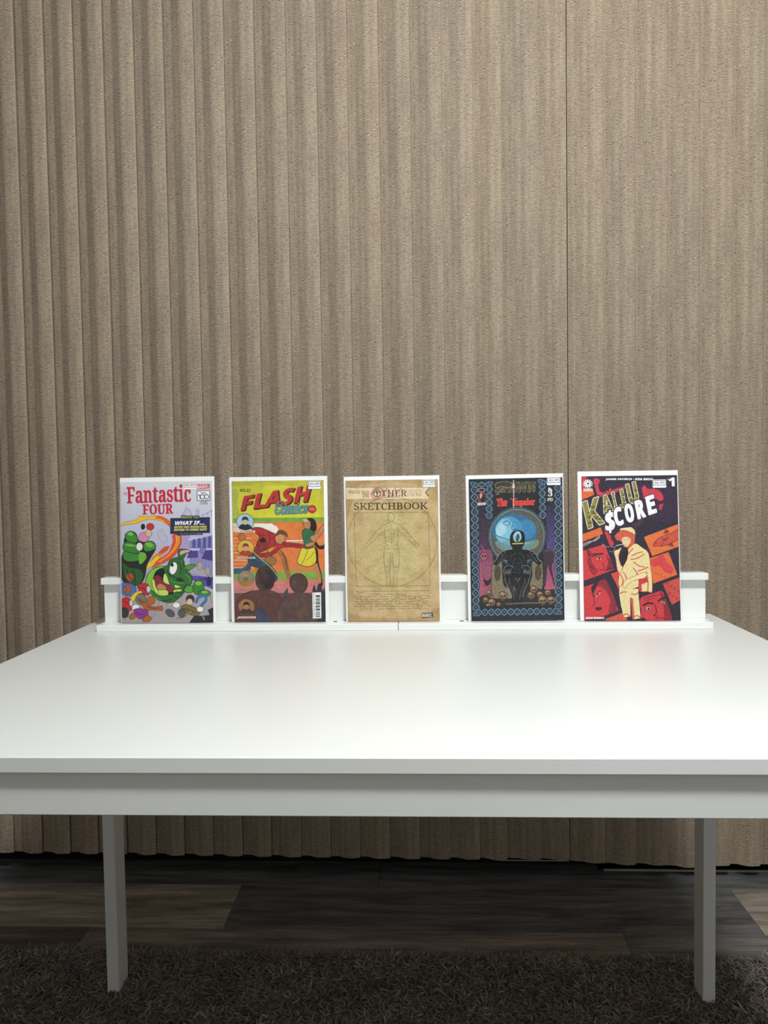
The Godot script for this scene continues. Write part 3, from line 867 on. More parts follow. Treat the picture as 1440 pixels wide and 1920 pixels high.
func cover_red() -> void:
	canvas(TW, TH, Vector2(95, 157), Vector2(1245, 132), Vector2(135, 1880), Vector2(1292, 1880), hexc("2b2333"))
	blob("3c2840", [600, 300, 1000, 240, 1245, 400, 1245, 700, 900, 650, 700, 560], "", 0, 0.7)
	# red monster silhouette behind the title
	poly("c93844", [95, 157, 160, 155, 150, 200, 130, 330, 97, 360])
	poly("dc6a34", [97, 330, 235, 318, 248, 378, 102, 442])
	blob("c8384a", [240, 200, 285, 180, 318, 205, 300, 260, 315, 330, 350, 360, 300, 410, 280, 360])
	poly("cc3a48", [300, 410, 340, 362, 375, 340, 390, 352, 405, 320, 425, 335, 440, 285, 460, 320, 520, 300, 560, 285, 600, 280, 670, 250, 690, 262, 560, 330, 400, 385])
	blob("c8384a", [825, 290, 860, 262, 890, 300, 960, 300, 1030, 320, 1075, 380, 1080, 430, 1030, 450, 1000, 420, 860, 430, 835, 360])
	poly("c0384a", [1030, 490, 1085, 475, 1060, 550, 1030, 555])
	poly("5a2f48", [700, 740, 810, 680, 830, 660, 860, 690, 900, 650, 760, 780], 0.7)
	# slanted picture panels
	poly("dc6a34", [110, 850, 330, 768, 358, 846, 112, 942])
	poly("c93844", [362, 760, 400, 748, 420, 840, 450, 870, 460, 920, 495, 955, 470, 995, 440, 990, 385, 850])
	poly("cc3a40", [112, 1050, 375, 968, 495, 1272, 120, 1410])
	poly("cc3a40", [126, 1480, 388, 1390, 548, 1755, 470, 1790, 290, 1850, 140, 1870])
	poly("de7238", [850, 882, 1255, 725, 1265, 995, 950, 1112])
	poly("dc6a38", [915, 1138, 1145, 1062, 1250, 1332, 962, 1440])
	poly("c94c40", [1076, 1440, 1275, 1365, 1280, 1640, 1185, 1692])
	poly("d24a42", [455, 1322, 600, 1270, 610, 1500, 560, 1530])
	poly("c8553c", [388, 1858, 640, 1770, 650, 1880, 390, 1880])
	# face panels: plain invented faces
	blob("9c2834", [160, 1040, 220, 1060, 205, 1130, 240, 1220, 300, 1290, 250, 1340, 190, 1270, 180, 1140])
	blob("36222e", [110, 970, 200, 930, 320, 890, 300, 960, 220, 990, 112, 1030])
	pen("36222e", 12, [165, 1030, 190, 1110, 215, 1090, 360, 1080])
	blob("7a2430", [390, 1090, 450, 1170, 490, 1260, 400, 1280, 420, 1190])
	pen("2e1e28", 13, [215, 1120, 290, 1092, 360, 1085])
	blob("eca890", [278, 1140, 310, 1125, 342, 1140, 310, 1155])
	ell("2a1a22", 312, 1140, 13, 13)
	pen("2e1e28", 8, [270, 1135, 310, 1118, 350, 1135])
	pen("2e1e28", 7, [350, 1190, 372, 1260, 340, 1280, 320, 1270])
	pen("2e1e28", 9, [380, 1290, 430, 1262, 490, 1255])
	pen("5c1e2a", 7, [220, 1190, 190, 1140, 170, 1180, 215, 1240])
	ell("", 232, 1246, 16, 20, "2e1e28", 5)
	for k in 4:
		pen("cfc0c4", 5, [110, 965 + k * 12, 190, 935 + k * 8, 260, 930 - k * 6, 320, 890 - k * 10], true, 0.8)
	blob("8c2834", [220, 1490, 300, 1420, 390, 1400, 500, 1620, 520, 1760, 430, 1790, 440, 1620, 340, 1480])
	blob("36222e", [215, 1500, 250, 1440, 300, 1420, 270, 1500, 235, 1560])
	pen("2e1e28", 10, [240, 1560, 260, 1590, 330, 1520])
	blob("d98878", [265, 1590, 310, 1545, 330, 1560, 290, 1590])
	ell("2a1a22", 298, 1568, 11, 12)
	pen("2e1e28", 7, [230, 1570, 262, 1680, 235, 1700])
	blob("5c1a26", [262, 1730, 310, 1715, 350, 1735, 300, 1762])
	pen("2e1e28", 5, [262, 1735, 350, 1735], false)
	pen("a63038", 6, [300, 1440, 380, 1500, 440, 1620, 470, 1750])
	blob("c93840", [800, 1640, 850, 1590, 950, 1560, 1060, 1530, 1100, 1600, 1150, 1760, 1160, 1880, 850, 1880, 815, 1750])
	blob("8c2430", [1040, 1540, 1110, 1620, 1190, 1880, 1100, 1880, 1090, 1720])
	pen("241a20", 20, [842, 1702, 900, 1672, 960, 1680])
	pen("241a20", 18, [1020, 1650, 1060, 1622, 1100, 1610])
	ell("e6b0a0", 905, 1735, 32, 24, "241a20", 6)
	ell("241a20", 908, 1737, 14, 15)
	ell("e6b0a0", 1078, 1672, 26, 22, "241a20", 6)
	ell("241a20", 1078, 1674, 12, 13)
	pen("241a20", 9, [985, 1690, 1000, 1780, 970, 1820, 1020, 1830])
	pen("5c1a24", 8, [850, 1620, 950, 1590, 1040, 1570])
	pen("5c1a24", 6, [860, 1650, 950, 1620, 1000, 1610])
	pen("241a20", 8, [980, 1860, 1040, 1846, 1110, 1860])
	# fish panel and map panel
	blob("c9503c", [960, 985, 1000, 920, 1080, 870, 1180, 830, 1262, 800, 1262, 900, 1180, 950, 1090, 985, 1010, 992], "5a2428", 6)
	blob("7a3834", [1090, 840, 1110, 790, 1150, 820])
	blob("8a3c38", [1080, 910, 1130, 880, 1140, 900, 1100, 930])
	pen("5a2428", 5, [1060, 990, 1085, 930, 1060, 880])
	ell("3a1c20", 992, 950, 8, 8)
	blob("8a3c38", [1140, 980, 1190, 950, 1200, 1000])
	blob("d23f44", [920, 1170, 1000, 1130, 1080, 1100, 1120, 1180, 1200, 1250, 1180, 1320, 1100, 1300, 1040, 1230, 960, 1240])
	pen("a83a34", 4, [960, 1300, 1020, 1330, 1080, 1360, 1120, 1380])
	for k in 26:
		pen("8a3438", 6, [1100 + (k * 47) % 160, 1440 + (k * 29) % 200 + 10, 1118 + (k * 47) % 160, 1425 + (k * 29) % 200])
	# plain man in pale shirt and trousers, hand raised to his mouth
	blob("e8d69c", [560, 790, 640, 770, 700, 768, 742, 815, 730, 890, 660, 880, 600, 860])
	blob("cf5a44", [498, 870, 540, 825, 600, 800, 730, 850, 740, 930, 720, 1000, 690, 1020, 640, 1010, 600, 960, 560, 930, 520, 920], "6a2a28", 4)
	blob("e6cd98", [585, 900, 640, 880, 690, 910, 680, 960, 640, 1000, 600, 980])
	pen("a83a34", 5, [600, 920, 625, 925], false)
	pen("a83a34", 5, [650, 905, 672, 915], false)
	pen("6a2a28", 5, [600, 975, 630, 985], false)
	blob("e8d69c", [490, 1060, 540, 1030, 580, 1010, 560, 1060, 545, 1120, 570, 1210, 600, 1260, 570, 1330, 530, 1270, 512, 1150], "b8483c", 5)
	pen("dfe0e0", 7, [510, 990, 560, 975, 590, 970], false)
	pen("d8d0d0", 4, [430, 1050, 470, 1060, 500, 1020, 480, 1000, 390, 1000, 340, 960], true, 0.8)
	blob("e8d69c", [640, 1060, 690, 1000, 750, 960, 830, 1010, 895, 1060, 920, 1150, 930, 1250, 950, 1400, 945, 1540, 900, 1535, 800, 1530, 790, 1480, 700, 1500, 560, 1480, 550, 1360, 600, 1240, 650, 1140], "b8483c", 5)
	poly("e8d69c", [560, 1470, 690, 1500, 780, 1500, 790, 1620, 812, 1850, 720, 1868, 700, 1640, 685, 1600, 690, 1830, 610, 1840, 575, 1700, 552, 1560])
	for l: Array in [[700, 1110, 760, 1080, 830, 1060], [690, 1150, 760, 1140, 850, 1090], [720, 1180, 800, 1230, 860, 1240], [600, 1300, 640, 1370, 620, 1440], [570, 1330, 600, 1400, 580, 1470], [780, 1290, 840, 1270, 900, 1240], [720, 1250, 770, 1330, 690, 1390], [700, 1560, 740, 1570, 780, 1550], [560, 1560, 600, 1540, 640, 1540], [600, 1820, 640, 1800, 690, 1830], [720, 1850, 760, 1820, 810, 1840], [880, 1300, 900, 1420, 895, 1530], [660, 1090, 690, 1050, 720, 1020]]:
		pen("c9503f", 11, l)
	poly("c63a40", [785, 1380, 880, 1350, 900, 1420, 820, 1450, 830, 1530, 785, 1530])
	poly("cf5a44", [690, 1600, 720, 1620, 740, 1866, 715, 1868])
	blob("ecdaa2", [600, 1440, 640, 1390, 740, 1350, 830, 1310, 890, 1320, 860, 1370, 740, 1400, 660, 1450, 620, 1500], "b8483c", 5)
	blob("241c22", [560, 1150, 620, 1050, 660, 1040, 655, 1110, 620, 1200, 590, 1210])
	blob("2a2024", [815, 1850, 850, 1850, 885, 1880, 820, 1885])
	# writing
	txt("JAMES PATRICK", SANS, true, "f6f2f2", 386, 204, 320, 25, -0.5, 0.0, 1.5)
	ell("f6f2f2", 726, 186, 5, 5)
	txt("REM BROO", SANS, true, "f6f2f2", 744, 198, 214, 24, -0.5, 0.0, 1.5)
	txt("1", SANS, true, "fbf8f8", 1148, 266, 66, 100, -1.0, 0.0, 4.0)
	txt("#", SANS, true, "fbf8f8", 1130, 192, 14, 18)
	txt("K", SANS, true, "2a2230", 172, 792, 220, 330, -19.5, 0.12, 18)
	txt("K", SANS, true, "ece6c8", 178, 786, 208, 322, -19.5, 0.12, 9)
	txt("K", SANS, true, "8c8446", 178, 786, 208, 322, -19.5, 0.12)
	var px := [372.0, 502.0, 572.0, 684.0]
	var py := [598.0, 548.0, 532.0, 492.0]
	var pw := [108.0, 30.0, 66.0, 116.0]
	var ph := [200.0, 200.0, 205.0, 240.0]
	for k in 4:
		var ch: String = "AIJU"[k]
		txt(ch, SANS, true, "2a2230", px[k], py[k], pw[k], ph[k], -19.5, 0.12, 20)
	for k in 4:
		var ch: String = "AIJU"[k]
		txt(ch, SANS, true, "ece6c8", px[k], py[k], pw[k], ph[k], -19.5, 0.12, 11)
		txt(ch, SANS, true, "8c8446", px[k], py[k], pw[k], ph[k], -19.5, 0.12, 3)
	# scaly specks inside the letters
	for k in 420:
		var x := 180.0 + (k * 73) % 640
		var y := 790.0 - (x - 180.0) * 0.40 - 12 - (k * 131) % 250
		var p := pm(x, y)
		if im.get_pixelv(Vector2i(p)).is_equal_approx(hexc("8c8446")):
			pen(["2f2b1c", "b0a85c", "4a4428"][k % 3], 9, [x - 6, y, x + 6, y - 3], false)
	txt("$", SANS, true, "2a2230", 392, 836, 106, 262, -6, 0.08, 20)
	txt("$", SANS, true, "fbf8f8", 392, 836, 106, 262, -6, 0.08, 7)
	var sx := [520.0, 650.0, 782.0, 912.0]
	var sy := [756.0, 712.0, 664.0, 612.0]
	for k in 4:
		var ch: String = "CORE"[k]
		txt(ch, SANS, true, "2a2230", sx[k], sy[k], 92, 208, -19.5, 0.14, 18)
	for k in 4:
		var ch: String = "CORE"[k]
		txt(ch, SANS, true, "fbf8f8", sx[k], sy[k], 92, 208, -19.5, 0.14, 9)
	# publisher mark: a toothed wheel with a lettered plate
	for k in 12:
		var a := TAU * k / 12.0
		poly("f4f1f0", [172 + 34 * cos(a - 0.14), 246 + 34 * sin(a - 0.14), 172 + 62 * cos(a - 0.12), 246 + 56 * sin(a - 0.12), 172 + 62 * cos(a + 0.12), 246 + 56 * sin(a + 0.12), 172 + 34 * cos(a + 0.14), 246 + 34 * sin(a + 0.14)])
	ell("f4f1f0", 172, 246, 42, 40)
	ell("231c28", 174, 244, 12, 11)
	for k in 5:
		ell("3a2c38", 172 + 30 * cos(k * 1.3), 246 + 28 * sin(k * 1.3), 6, 5)
	poly("f4f1f0", [120, 305, 228, 302, 230, 334, 122, 337])
	txt("AFTERSHOCK", SANS, true, "c96a5c", 125, 331, 100, 22)
	txt("DAVE SHARPE", SANS, true, "f6f2f2", 154, 1858, 218, 22, 0, 0.0, 1.2)
	grain(0.14, 3, Color.BLACK, 0.15)
	grain(0.10, 1, Color.BLACK)

# ------------------------------------------------------------------ surface textures
func fabric_maps() -> Array:
	# ribbed woven cloth: narrow vertical columns of short horizontal floats
	var w := 256
	var h := 1536
	var col := Image.create(w, h, false, Image.FORMAT_RGBA8)
	var hei := Image.create(w, h, false, Image.FORMAT_RGBA8)
	var n := FastNoiseLite.new()
	n.seed = 7
	n.frequency = 1.0
	n.fractal_octaves = 2
	var slow := FastNoiseLite.new()
	slow.seed = 21
	slow.frequency = 0.012
	var ribs := 11
	var jit: Array[float] = []
	for i in ribs + 1:
		jit.append(rng.randf_range(-2.5, 2.5))
	for y in h:
		for x in w:
			var fx := x / float(w) * ribs
			var r := int(fx)
			var u := fx - r
			# floats: rows of short dashes in every rib, each rib with its own wandering rhythm
			var ph := y / 7.6 + r * 0.41 + 2.2 * n.get_noise_2d(r * 9.0 + 0.5, y * 0.012) + (u - 0.5) * 0.5 * sin(r * 2.1)
			var dash := sin(TAU * ph) * clampf(0.55 + 0.9 * n.get_noise_2d(r * 5.0 + x * 0.02, y * 0.06), 0.0, 1.2)
			var a := n.get_noise_2d(x * 0.028 + r * 37.3, y * 0.17 + r * 11.0)
			var b := n.get_noise_2d(x * 0.12 + 300.0, y * 0.30)
			var thread := exp(-pow(minf(u, 1.0 - u) * 13.0, 2.0))
			var v := (dash * 0.42 + a * 0.55) * pow(sin(PI * u), 0.5) + b * 0.40
			v = lerpf(v, -0.32 if r % 3 == 0 else 0.18, thread * 0.75)
			var t := slow.get_noise_2d(x * 1.3, y * 0.25)
			var rib := jit[r] * 0.018
			var k := 1.0 + v * 0.38 - 0.30 * maxf(0.0, b * a * 2.2 - 0.10) + rib + t * 0.08
			if x > w - 6 or x < 3:
				k = 1.06 + b * 0.10
				v = 0.2
			var c := Color(0.650 * k, 0.590 * k * (1.0 + 0.012 * t), 0.514 * k * (1.0 + 0.02 * b))
			col.set_pixel(x, y, c)
			var g := clampf(0.5 + v * 0.45 - thread * 0.1, 0, 1)
			hei.set_pixel(x, y, Color(g, g, g))
	hei.bump_map_to_normal_map(1.6)
	return [ImageTexture.create_from_image(col), ImageTexture.create_from_image(hei)]

func wood_map(seed_: int) -> ImageTexture:
	var w := 1024
	var h := 160
	var g := Image.create(w, h, false, Image.FORMAT_RGBA8)
	var n := FastNoiseLite.new()
	n.seed = seed_
	n.frequency = 1.0
	n.fractal_octaves = 3
	var r := RandomNumberGenerator.new()
	r.seed = seed_
	var knots := []
	for i in 3:
		knots.append(Vector3(r.randf_range(60, 960), r.randf_range(20, 140), r.randf_range(7, 16)))
	for y in h:
		for x in w:
			var yy := float(y)
			var dark := 0.0
			for k: Vector3 in knots:
				var dx := (x - k.x) / (k.z * 4.0)
				var dy := (y - k.y) / k.z
				var d2 := dx * dx + dy * dy
				yy += k.z * 1.1 * signf(dy) * exp(-d2 * 0.55)
				dark += 0.25 * exp(-d2 * 1.8)
			yy += 9.0 * n.get_noise_2d(x * 0.0035, yy * 0.01)
			var big := n.get_noise_2d(x * 0.003 + 50.0, yy * 0.03)
			var mid := n.get_noise_2d(x * 0.006 + 150.0, yy * 0.13)
			var fine := n.get_noise_2d(x * 0.03 + 250.0, yy * 0.55)
			var v := 0.80 + big * 0.24 + mid * 0.15 + fine * 0.12 - dark * 0.7
			g.set_pixel(x, y, Color(v, v, v))
	return ImageTexture.create_from_image(g)

func lacquer_normal() -> NoiseTexture2D:
	var n := FastNoiseLite.new()
	n.seed = 3
	n.frequency = 0.03
	n.fractal_octaves = 2
	var t := NoiseTexture2D.new()
	t.noise = n
	t.width = 256
	t.height = 256
	t.seamless = true
	t.as_normal_map = true
	t.bump_strength = 1.0
	return t

# ------------------------------------------------------------------ the scene
func _ready() -> void:
	rng.seed = 4711
	# camera, light and exposure
	var cam := Camera3D.new()
	cam.name = "camera"
	add_child(cam)
	cam.fov = 2.0 * rad_to_deg(atan(960.0 / 1417.38))
	cam.near = 0.05
	cam.far = 50.0
	cam.transform = Transform3D(Basis(Vector3(0.998822, -0.015251, -0.046067), Vector3(0.013219, 0.998940, -0.044097), Vector3(0.046690, 0.043436, 0.997965)).orthonormalized(), Vector3(0.03823, 1.00988, 1.48163))
	cam.current = true
	var we := WorldEnvironment.new()
	we.name = "world_environment"
	var env := Environment.new()
	env.background_mode = Environment.BG_COLOR
	env.background_color = Color(0.004, 0.005, 0.008)
	env.tonemap_mode = Environment.TONE_MAPPER_LINEAR
	env.tonemap_exposure = 1.0
	env.sdfgi_enabled = true
	env.ssao_enabled = true
	env.ssil_enabled = true
	we.environment = env
	add_child(we)
	make_materials()
	ceiling_lamp(Vector3(0.40, 2.47, 1.24), 4.2)
	room()
	floor_planks()
	blind()
	table()
	rug()
	ledges()
	comics()

func make_materials() -> void:
	M.white = mat(Color(0.885, 0.89, 0.875), 0.34, 0.5)
	M.ledge = mat(Color(0.955, 0.96, 0.945), 0.25, 0.5)
	M.leg = mat(Color(0.955, 0.955, 0.945), 0.45, 0.5)
	M.board = mat(Color(0.975, 0.975, 0.97), 0.6, 0.4)
	M.paper = mat(Color(0.86, 0.84, 0.78), 0.8, 0.3)
	M.wall = mat(Color(0.79, 0.79, 0.78), 0.9, 0.2)
	M.ceiling = mat(Color(0.68, 0.675, 0.66), 0.95, 0.2)
	M.trim = mat(Color(0.72, 0.71, 0.69), 0.5, 0.4)
	M.dark = mat(Color(0.03, 0.03, 0.035), 0.5, 0.4)
	M.night = mat(Color(0.006, 0.007, 0.009), 0.08, 0.5)
	M.rail = mat(Color(0.75, 0.73, 0.70), 0.4, 0.5)
	var f := fabric_maps()
	for k in 4:
		var m := mat([Color(1, 1, 1), Color(0.985, 0.980, 0.978), Color(1.0, 0.995, 0.985), Color(0.975, 0.975, 0.975)][k], 0.85, 0.25)
		m.albedo_texture = f[0]
		m.normal_enabled = true
		m.normal_texture = f[1]
		m.normal_scale = 0.8
		M["slat%d" % k] = m
	var bag := mat(Color(1, 1, 1, 0.015), 0.06, 0.30)
	bag.transparency = BaseMaterial3D.TRANSPARENCY_ALPHA
	M.bag = bag

func ceiling_lamp(at: Vector3, energy: float) -> void:
	var t := thing("ceiling_lamp", "round frosted glass dome lamp glowing on the white ceiling", "lamp", at)
	var st := begin()
	st.set_smooth_group(0)
	var prof := [Vector2(0.001, -0.10), Vector2(0.06, -0.096), Vector2(0.11, -0.08), Vector2(0.145, -0.055), Vector2(0.16, -0.025), Vector2(0.16, -0.012)]
	for i in prof.size() - 1:
		for k in 32:
			var a0 := TAU * k / 32
			var a1 := TAU * (k + 1) / 32
			var f := func(p: Vector2, a: float) -> Vector3: return Vector3(p.x * cos(a), p.y, p.x * sin(a))
			quad(st, f.call(prof[i], a0), f.call(prof[i], a1), f.call(prof[i + 1], a1), f.call(prof[i + 1], a0), Vector3(cos(a0), -0.6, sin(a0)))
	var glass := mat(Color(0.95, 0.93, 0.9), 0.4)
	glass.emission_enabled = true
	glass.emission = Color(0.975, 0.99, 1.0)
	glass.emission_energy_multiplier = 2.0
	put("glass_dome", st.commit(), glass, t)
	var cy := CylinderMesh.new()
	cy.top_radius = 0.172
	cy.bottom_radius = 0.168
	cy.height = 0.018
	put("base_plate", cy, M.rail, t).position = Vector3(0, -0.009, 0)
	var l := OmniLight3D.new()
	l.name = "lamp_light"
	t.add_child(l)
	l.position = Vector3(0, -0.115, 0)
	l.light_color = Color(0.975, 0.99, 1.0)
	l.light_energy = energy
	l.light_size = 0.12
	l.omni_range = 12.0
	l.omni_attenuation = 2.0
	l.shadow_enabled = true

func room() -> void:
	var x0 := -3.8
	var x1 := 3.8
	var zb := -0.50
	var zf := 2.7
	var hh := 2.48
	struct_node(put("wall_back", box(Vector3(x0 - 0.1, 0, zb - 0.1), Vector3(x1 + 0.1, hh, zb)), M.wall), "plain wall behind the vertical blind", "wall")
	struct_node(put("wall_left", box(Vector3(x0 - 0.1, 0, zb), Vector3(x0, hh, zf)), M.wall), "plain left wall of the room, out of frame", "wall")
	struct_node(put("wall_right", box(Vector3(x1, 0, zb), Vector3(x1 + 0.1, hh, zf)), M.wall), "plain right wall of the room, out of frame", "wall")
	struct_node(put("wall_front", box(Vector3(x0 - 0.1, 0, zf), Vector3(x1 + 0.1, hh, zf + 0.1)), M.wall), "plain wall behind the viewer", "wall")
	struct_node(put("ceiling", box(Vector3(x0 - 0.1, hh, zb - 0.1), Vector3(x1 + 0.1, hh + 0.1, zf + 0.1)), M.ceiling), "flat white ceiling above the room", "ceiling")
	# the dark sliding door behind the blind
	var d := Node3D.new()
	hang(d, "door_1")
	struct_node(d, "dark glass sliding door behind the vertical blind", "door")
	d.position = Vector3(0, 0, zb)
	put("bottom_rail", box(Vector3(-1.9, 0, 0), Vector3(1.9, 0.07, 0.03), 0.002), M.dark, d)
	put("top_rail", box(Vector3(-1.9, 2.1, 0), Vector3(1.9, 2.18, 0.03), 0.002), M.dark, d)
	for x in [-1.9, -0.03, 1.84]:
		put("stile", box(Vector3(x, 0.07, 0), Vector3(x + 0.06, 2.1, 0.03), 0.002), M.dark, d)
	for x in [-1.84, 0.03]:
		put("pane", box(Vector3(x, 0.07, 0.008), Vector3(x + 1.81, 2.1, 0.014), 0.0005), M.night, d)
	put("floor_channel", box(Vector3(0.485, 0, 0.03), Vector3(1.9, 0.002, 0.0615), 0.0005), M.dark, d)
	struct_node(put("trim_1", box(Vector3(0.497, 0, -0.4385), Vector3(1.9, 0.005, -0.431), 0.0015), M.trim), "thin pale floor strip below the right part of the blind", "trim")
	for k in [["baseboard_left", Vector3(x0, 0, zb), Vector3(x0 + 0.012, 0.09, zf)], ["baseboard_right", Vector3(x1 - 0.012, 0, zb), Vector3(x1, 0.09, zf)], ["baseboard_front", Vector3(x0 + 0.012, 0, zf - 0.012), Vector3(x1 - 0.012, 0.09, zf)]]:
		struct_node(put(k[0], box(k[1], k[2], 0.002), M.trim), "white baseboard along the " + k[0].get_slice("_", 1) + " wall", "baseboard")

func floor_planks() -> void:
	var fl := Node3D.new()
	hang(fl, "floor")
	struct_node(fl, "dark wood-look plank floor of mixed brown and grey boards", "floor")
	put("subfloor", box(Vector3(-3.9, -0.1, -0.6), Vector3(3.9, -0.006, 2.8)), M.dark, fl)
	var maps: Array[ImageTexture] = []
	for i in 4:
		maps.append(wood_map(11 + i * 7))
	var tones := {"w": Color(0.725, 0.675, 0.62), "g": Color(0.49, 0.487, 0.485), "m": Color(0.62, 0.58, 0.54), "d": Color(0.46, 0.42, 0.385), "e": Color(0.54, 0.535, 0.515)}
	var mats := {}
	var L := 1.2
	var W := 0.1830
	# rows from the wall; the seams the photograph shows are at row 1 (-0.418, 0.785) and row 2 (-0.725, 0.474)
	var start := [-0.075 - L, -0.418, -0.725]
	var tone_of := {"0:-1": "g", "0:0": "g", "0:1": "g", "0:2": "g", "1:-1": "w", "1:0": "g", "1:1": "w", "2:-1": "d", "2:0": "m", "2:1": "e"}
	for row in range(0, 18):
		var z0 := -0.533 + row * W
		var s: float = start[row] if row < 3 else -0.6 + rng.randf_range(-0.6, 0.6)
		for k in range(-4, 5):
			var xa := s + k * L
			var xb := xa + L
			xa = maxf(xa, -3.8)
			xb = minf(xb, 3.8)
			if xb - xa < 0.02:
				continue
			var t: String = tone_of.get("%d:%d" % [row, k], "wgmde"[rng.randi() % 5])
			var v := rng.randi() % 4
			var key := t + str(v)
			if not mats.has(key):
				var m := mat(tones[t], 0.5, 0.35)
				m.albedo_texture = maps[v]
				mats[key] = m
			put("plank", box(Vector3(xa + 0.0004, -0.006, maxf(z0 + 0.0004, -0.5)), Vector3(xb - 0.0004, 0, z0 + W - 0.0004), 0.0008), mats[key], fl)

func slat_curve(u: float) -> float:
	# depth of a slat across its width: a shallow trough, a steep middle, a rounded front fold
	var us := [0.0, 0.085, 0.118, 0.142, 0.22, 0.35, 0.47, 0.59, 0.70, 0.82, 0.93, 0.975, 1.0]
	var zs := [-0.0090, -0.0082, -0.0072, -0.0061, -0.0054, -0.0051, -0.0003, 0.0045, 0.0053, 0.0050, 0.0037, 0.0024, 0.0004]
	var i := 0
	while i < us.size() - 2 and u > us[i + 1]:
		i += 1
	var t: float = (u - us[i]) / (us[i + 1] - us[i])
	return cubic_interpolate(zs[i], zs[i + 1], zs[maxi(i - 1, 0)], zs[mini(i + 2, us.size() - 1)], t)

func blind() -> void:
	var t := thing("vertical_blind", "beige woven vertical blind with curved overlapping slats covering the wall", "blind", Vector3(0, 0, -0.40))
	put("head_rail", box(Vector3(-1.75, 2.36, -0.03), Vector3(1.75, 2.41, 0.025), 0.004), M.rail, t)
	# right edges of the slats, left to right
	var e: Array[float] = [-1.028, -0.9515, -0.8776, -0.8036, -0.7285, -0.652, -0.577, -0.502, -0.4265, -0.3517, -0.2742, -0.199, -0.1237, -0.0474, 0.0293, 0.1057, 0.1800, 0.2490, 0.3330, 0.4046, 0.4927, 0.5690, 0.6460, 0.7217, 0.8000, 0.8745]
	for k in 8:
		e.push_front(e[0] - 0.0763)
		e.append(e[-1] + 0.0763)
	for i in range(1, e.size()):
		var xr := e[i]
		var xl := e[i - 1] - 0.0105
		var flat := 1.0
		if absf(xr - 0.4927) < 1e-4:
			xl = e[i - 1] + 0.0035
		if absf(xr - 0.3330) < 1e-4 or absf(xr - 0.4046) < 1e-4:
			flat = 0.75
			if xr < 0.34: xl = e[i - 1] + 0.001
		var yb := 0.0468 - 0.0075 * clampf(xr, -1.1, 0.0)
		if xr > 0.41:
			yb = 0.0395 if xr < 0.5 else (0.0355 if xr < 0.65 else 0.031)
			if xr > 0.75: yb = 0.0356
		var st := begin()
		var sag := rng.randf_range(-0.0008, 0.0008)
		var amp := rng.randf_range(0.92, 1.08) * flat
		var prof := PackedVector2Array()
		var n := 56
		for k in n + 1:
			var u := k / float(n)
			var z := slat_curve(u) * amp
			prof.append(Vector2(lerpf(xl, xr, u), z + sag))
		var off := rng.randf()
		var yt := 2.37
		var th := 0.0013
		var vs := (yt - yb) / 1.0
		st.set_smooth_group(1)
		for k in n:
			var a := prof[k]
			var b := prof[k + 1]
			var ua := k / float(n)
			var ub := (k + 1) / float(n)
			for side in [0.0, -th]:
				st.set_smooth_group(1 if side == 0.0 else 2)
				var c := [Vector3(a.x, yb, a.y + side), Vector3(b.x, yb, b.y + side), Vector3(b.x, yt, b.y + side), Vector3(a.x, yt, a.y + side)]
				var uv := [Vector2(ua, off + vs), Vector2(ub, off + vs), Vector2(ub, off), Vector2(ua, off)]
				var order := [0, 2, 1, 0, 3, 2] if side == 0.0 else [0, 1, 2, 0, 2, 3]
				for o in order:
					st.set_uv(uv[o]); st.add_vertex(c[o])
			st.set_smooth_group(-1)
			var lowf := [Vector3(a.x, yb, a.y), Vector3(b.x, yb, b.y), Vector3(b.x, yb, b.y - th), Vector3(a.x, yb, a.y - th)]
			for o in [0, 1, 2, 0, 2, 3]:
				st.set_uv(Vector2(ua, off)); st.add_vertex(lowf[o])
		for k in [0, n]:
			var a := prof[k]
			var cs := [Vector3(a.x, yb, a.y), Vector3(a.x, yb, a.y - th), Vector3(a.x, yt, a.y - th), Vector3(a.x, yt, a.y)]
			for o in ([0, 2, 1, 0, 3, 2] if k == n else [0, 1, 2, 0, 2, 3]):
				st.set_smooth_group(-1)
				st.set_uv(Vector2(0.01, off + (0.0 if o > 1 else vs))); st.add_vertex(cs[o])
		st.generate_normals()
		st.generate_tangents()
		put("slat", st.commit(), M["slat%d" % (rng.randi() % 4)], t)
	# the pale bottom chain that shows under the three slats beside the gap
	var ch := begin()
	var path := [Vector2(0.192, 0.0505), Vector2(0.203, 0.0475), Vector2(0.218, 0.0440), Vector2(0.235, 0.0428), Vector2(0.300, 0.0426), Vector2(0.403, 0.0426)]
	for i in path.size() - 1:
		var a: Vector2 = path[i]
		var b: Vector2 = path[i + 1]
		var up := Vector3(0, 0.0016, 0)
		var f := Vector3(0, 0, 0.002)
		var va := Vector3(a.x, a.y, 0)
		var vb := Vector3(b.x, b.y, 0)
		quad(ch, va + f, vb + f, vb + f + up, va + f + up, Vector3(0, 0, 1))
		quad(ch, va, vb, vb + up, va + up, Vector3(0, 0, -1))
		quad(ch, va + up, vb + up, vb + f + up, va + f + up, Vector3(0, 1, 0))
		quad(ch, va, vb, vb + f, va + f, Vector3(0, -1, 0))
	put("bottom_chain", ch.commit(), M.trim, t)

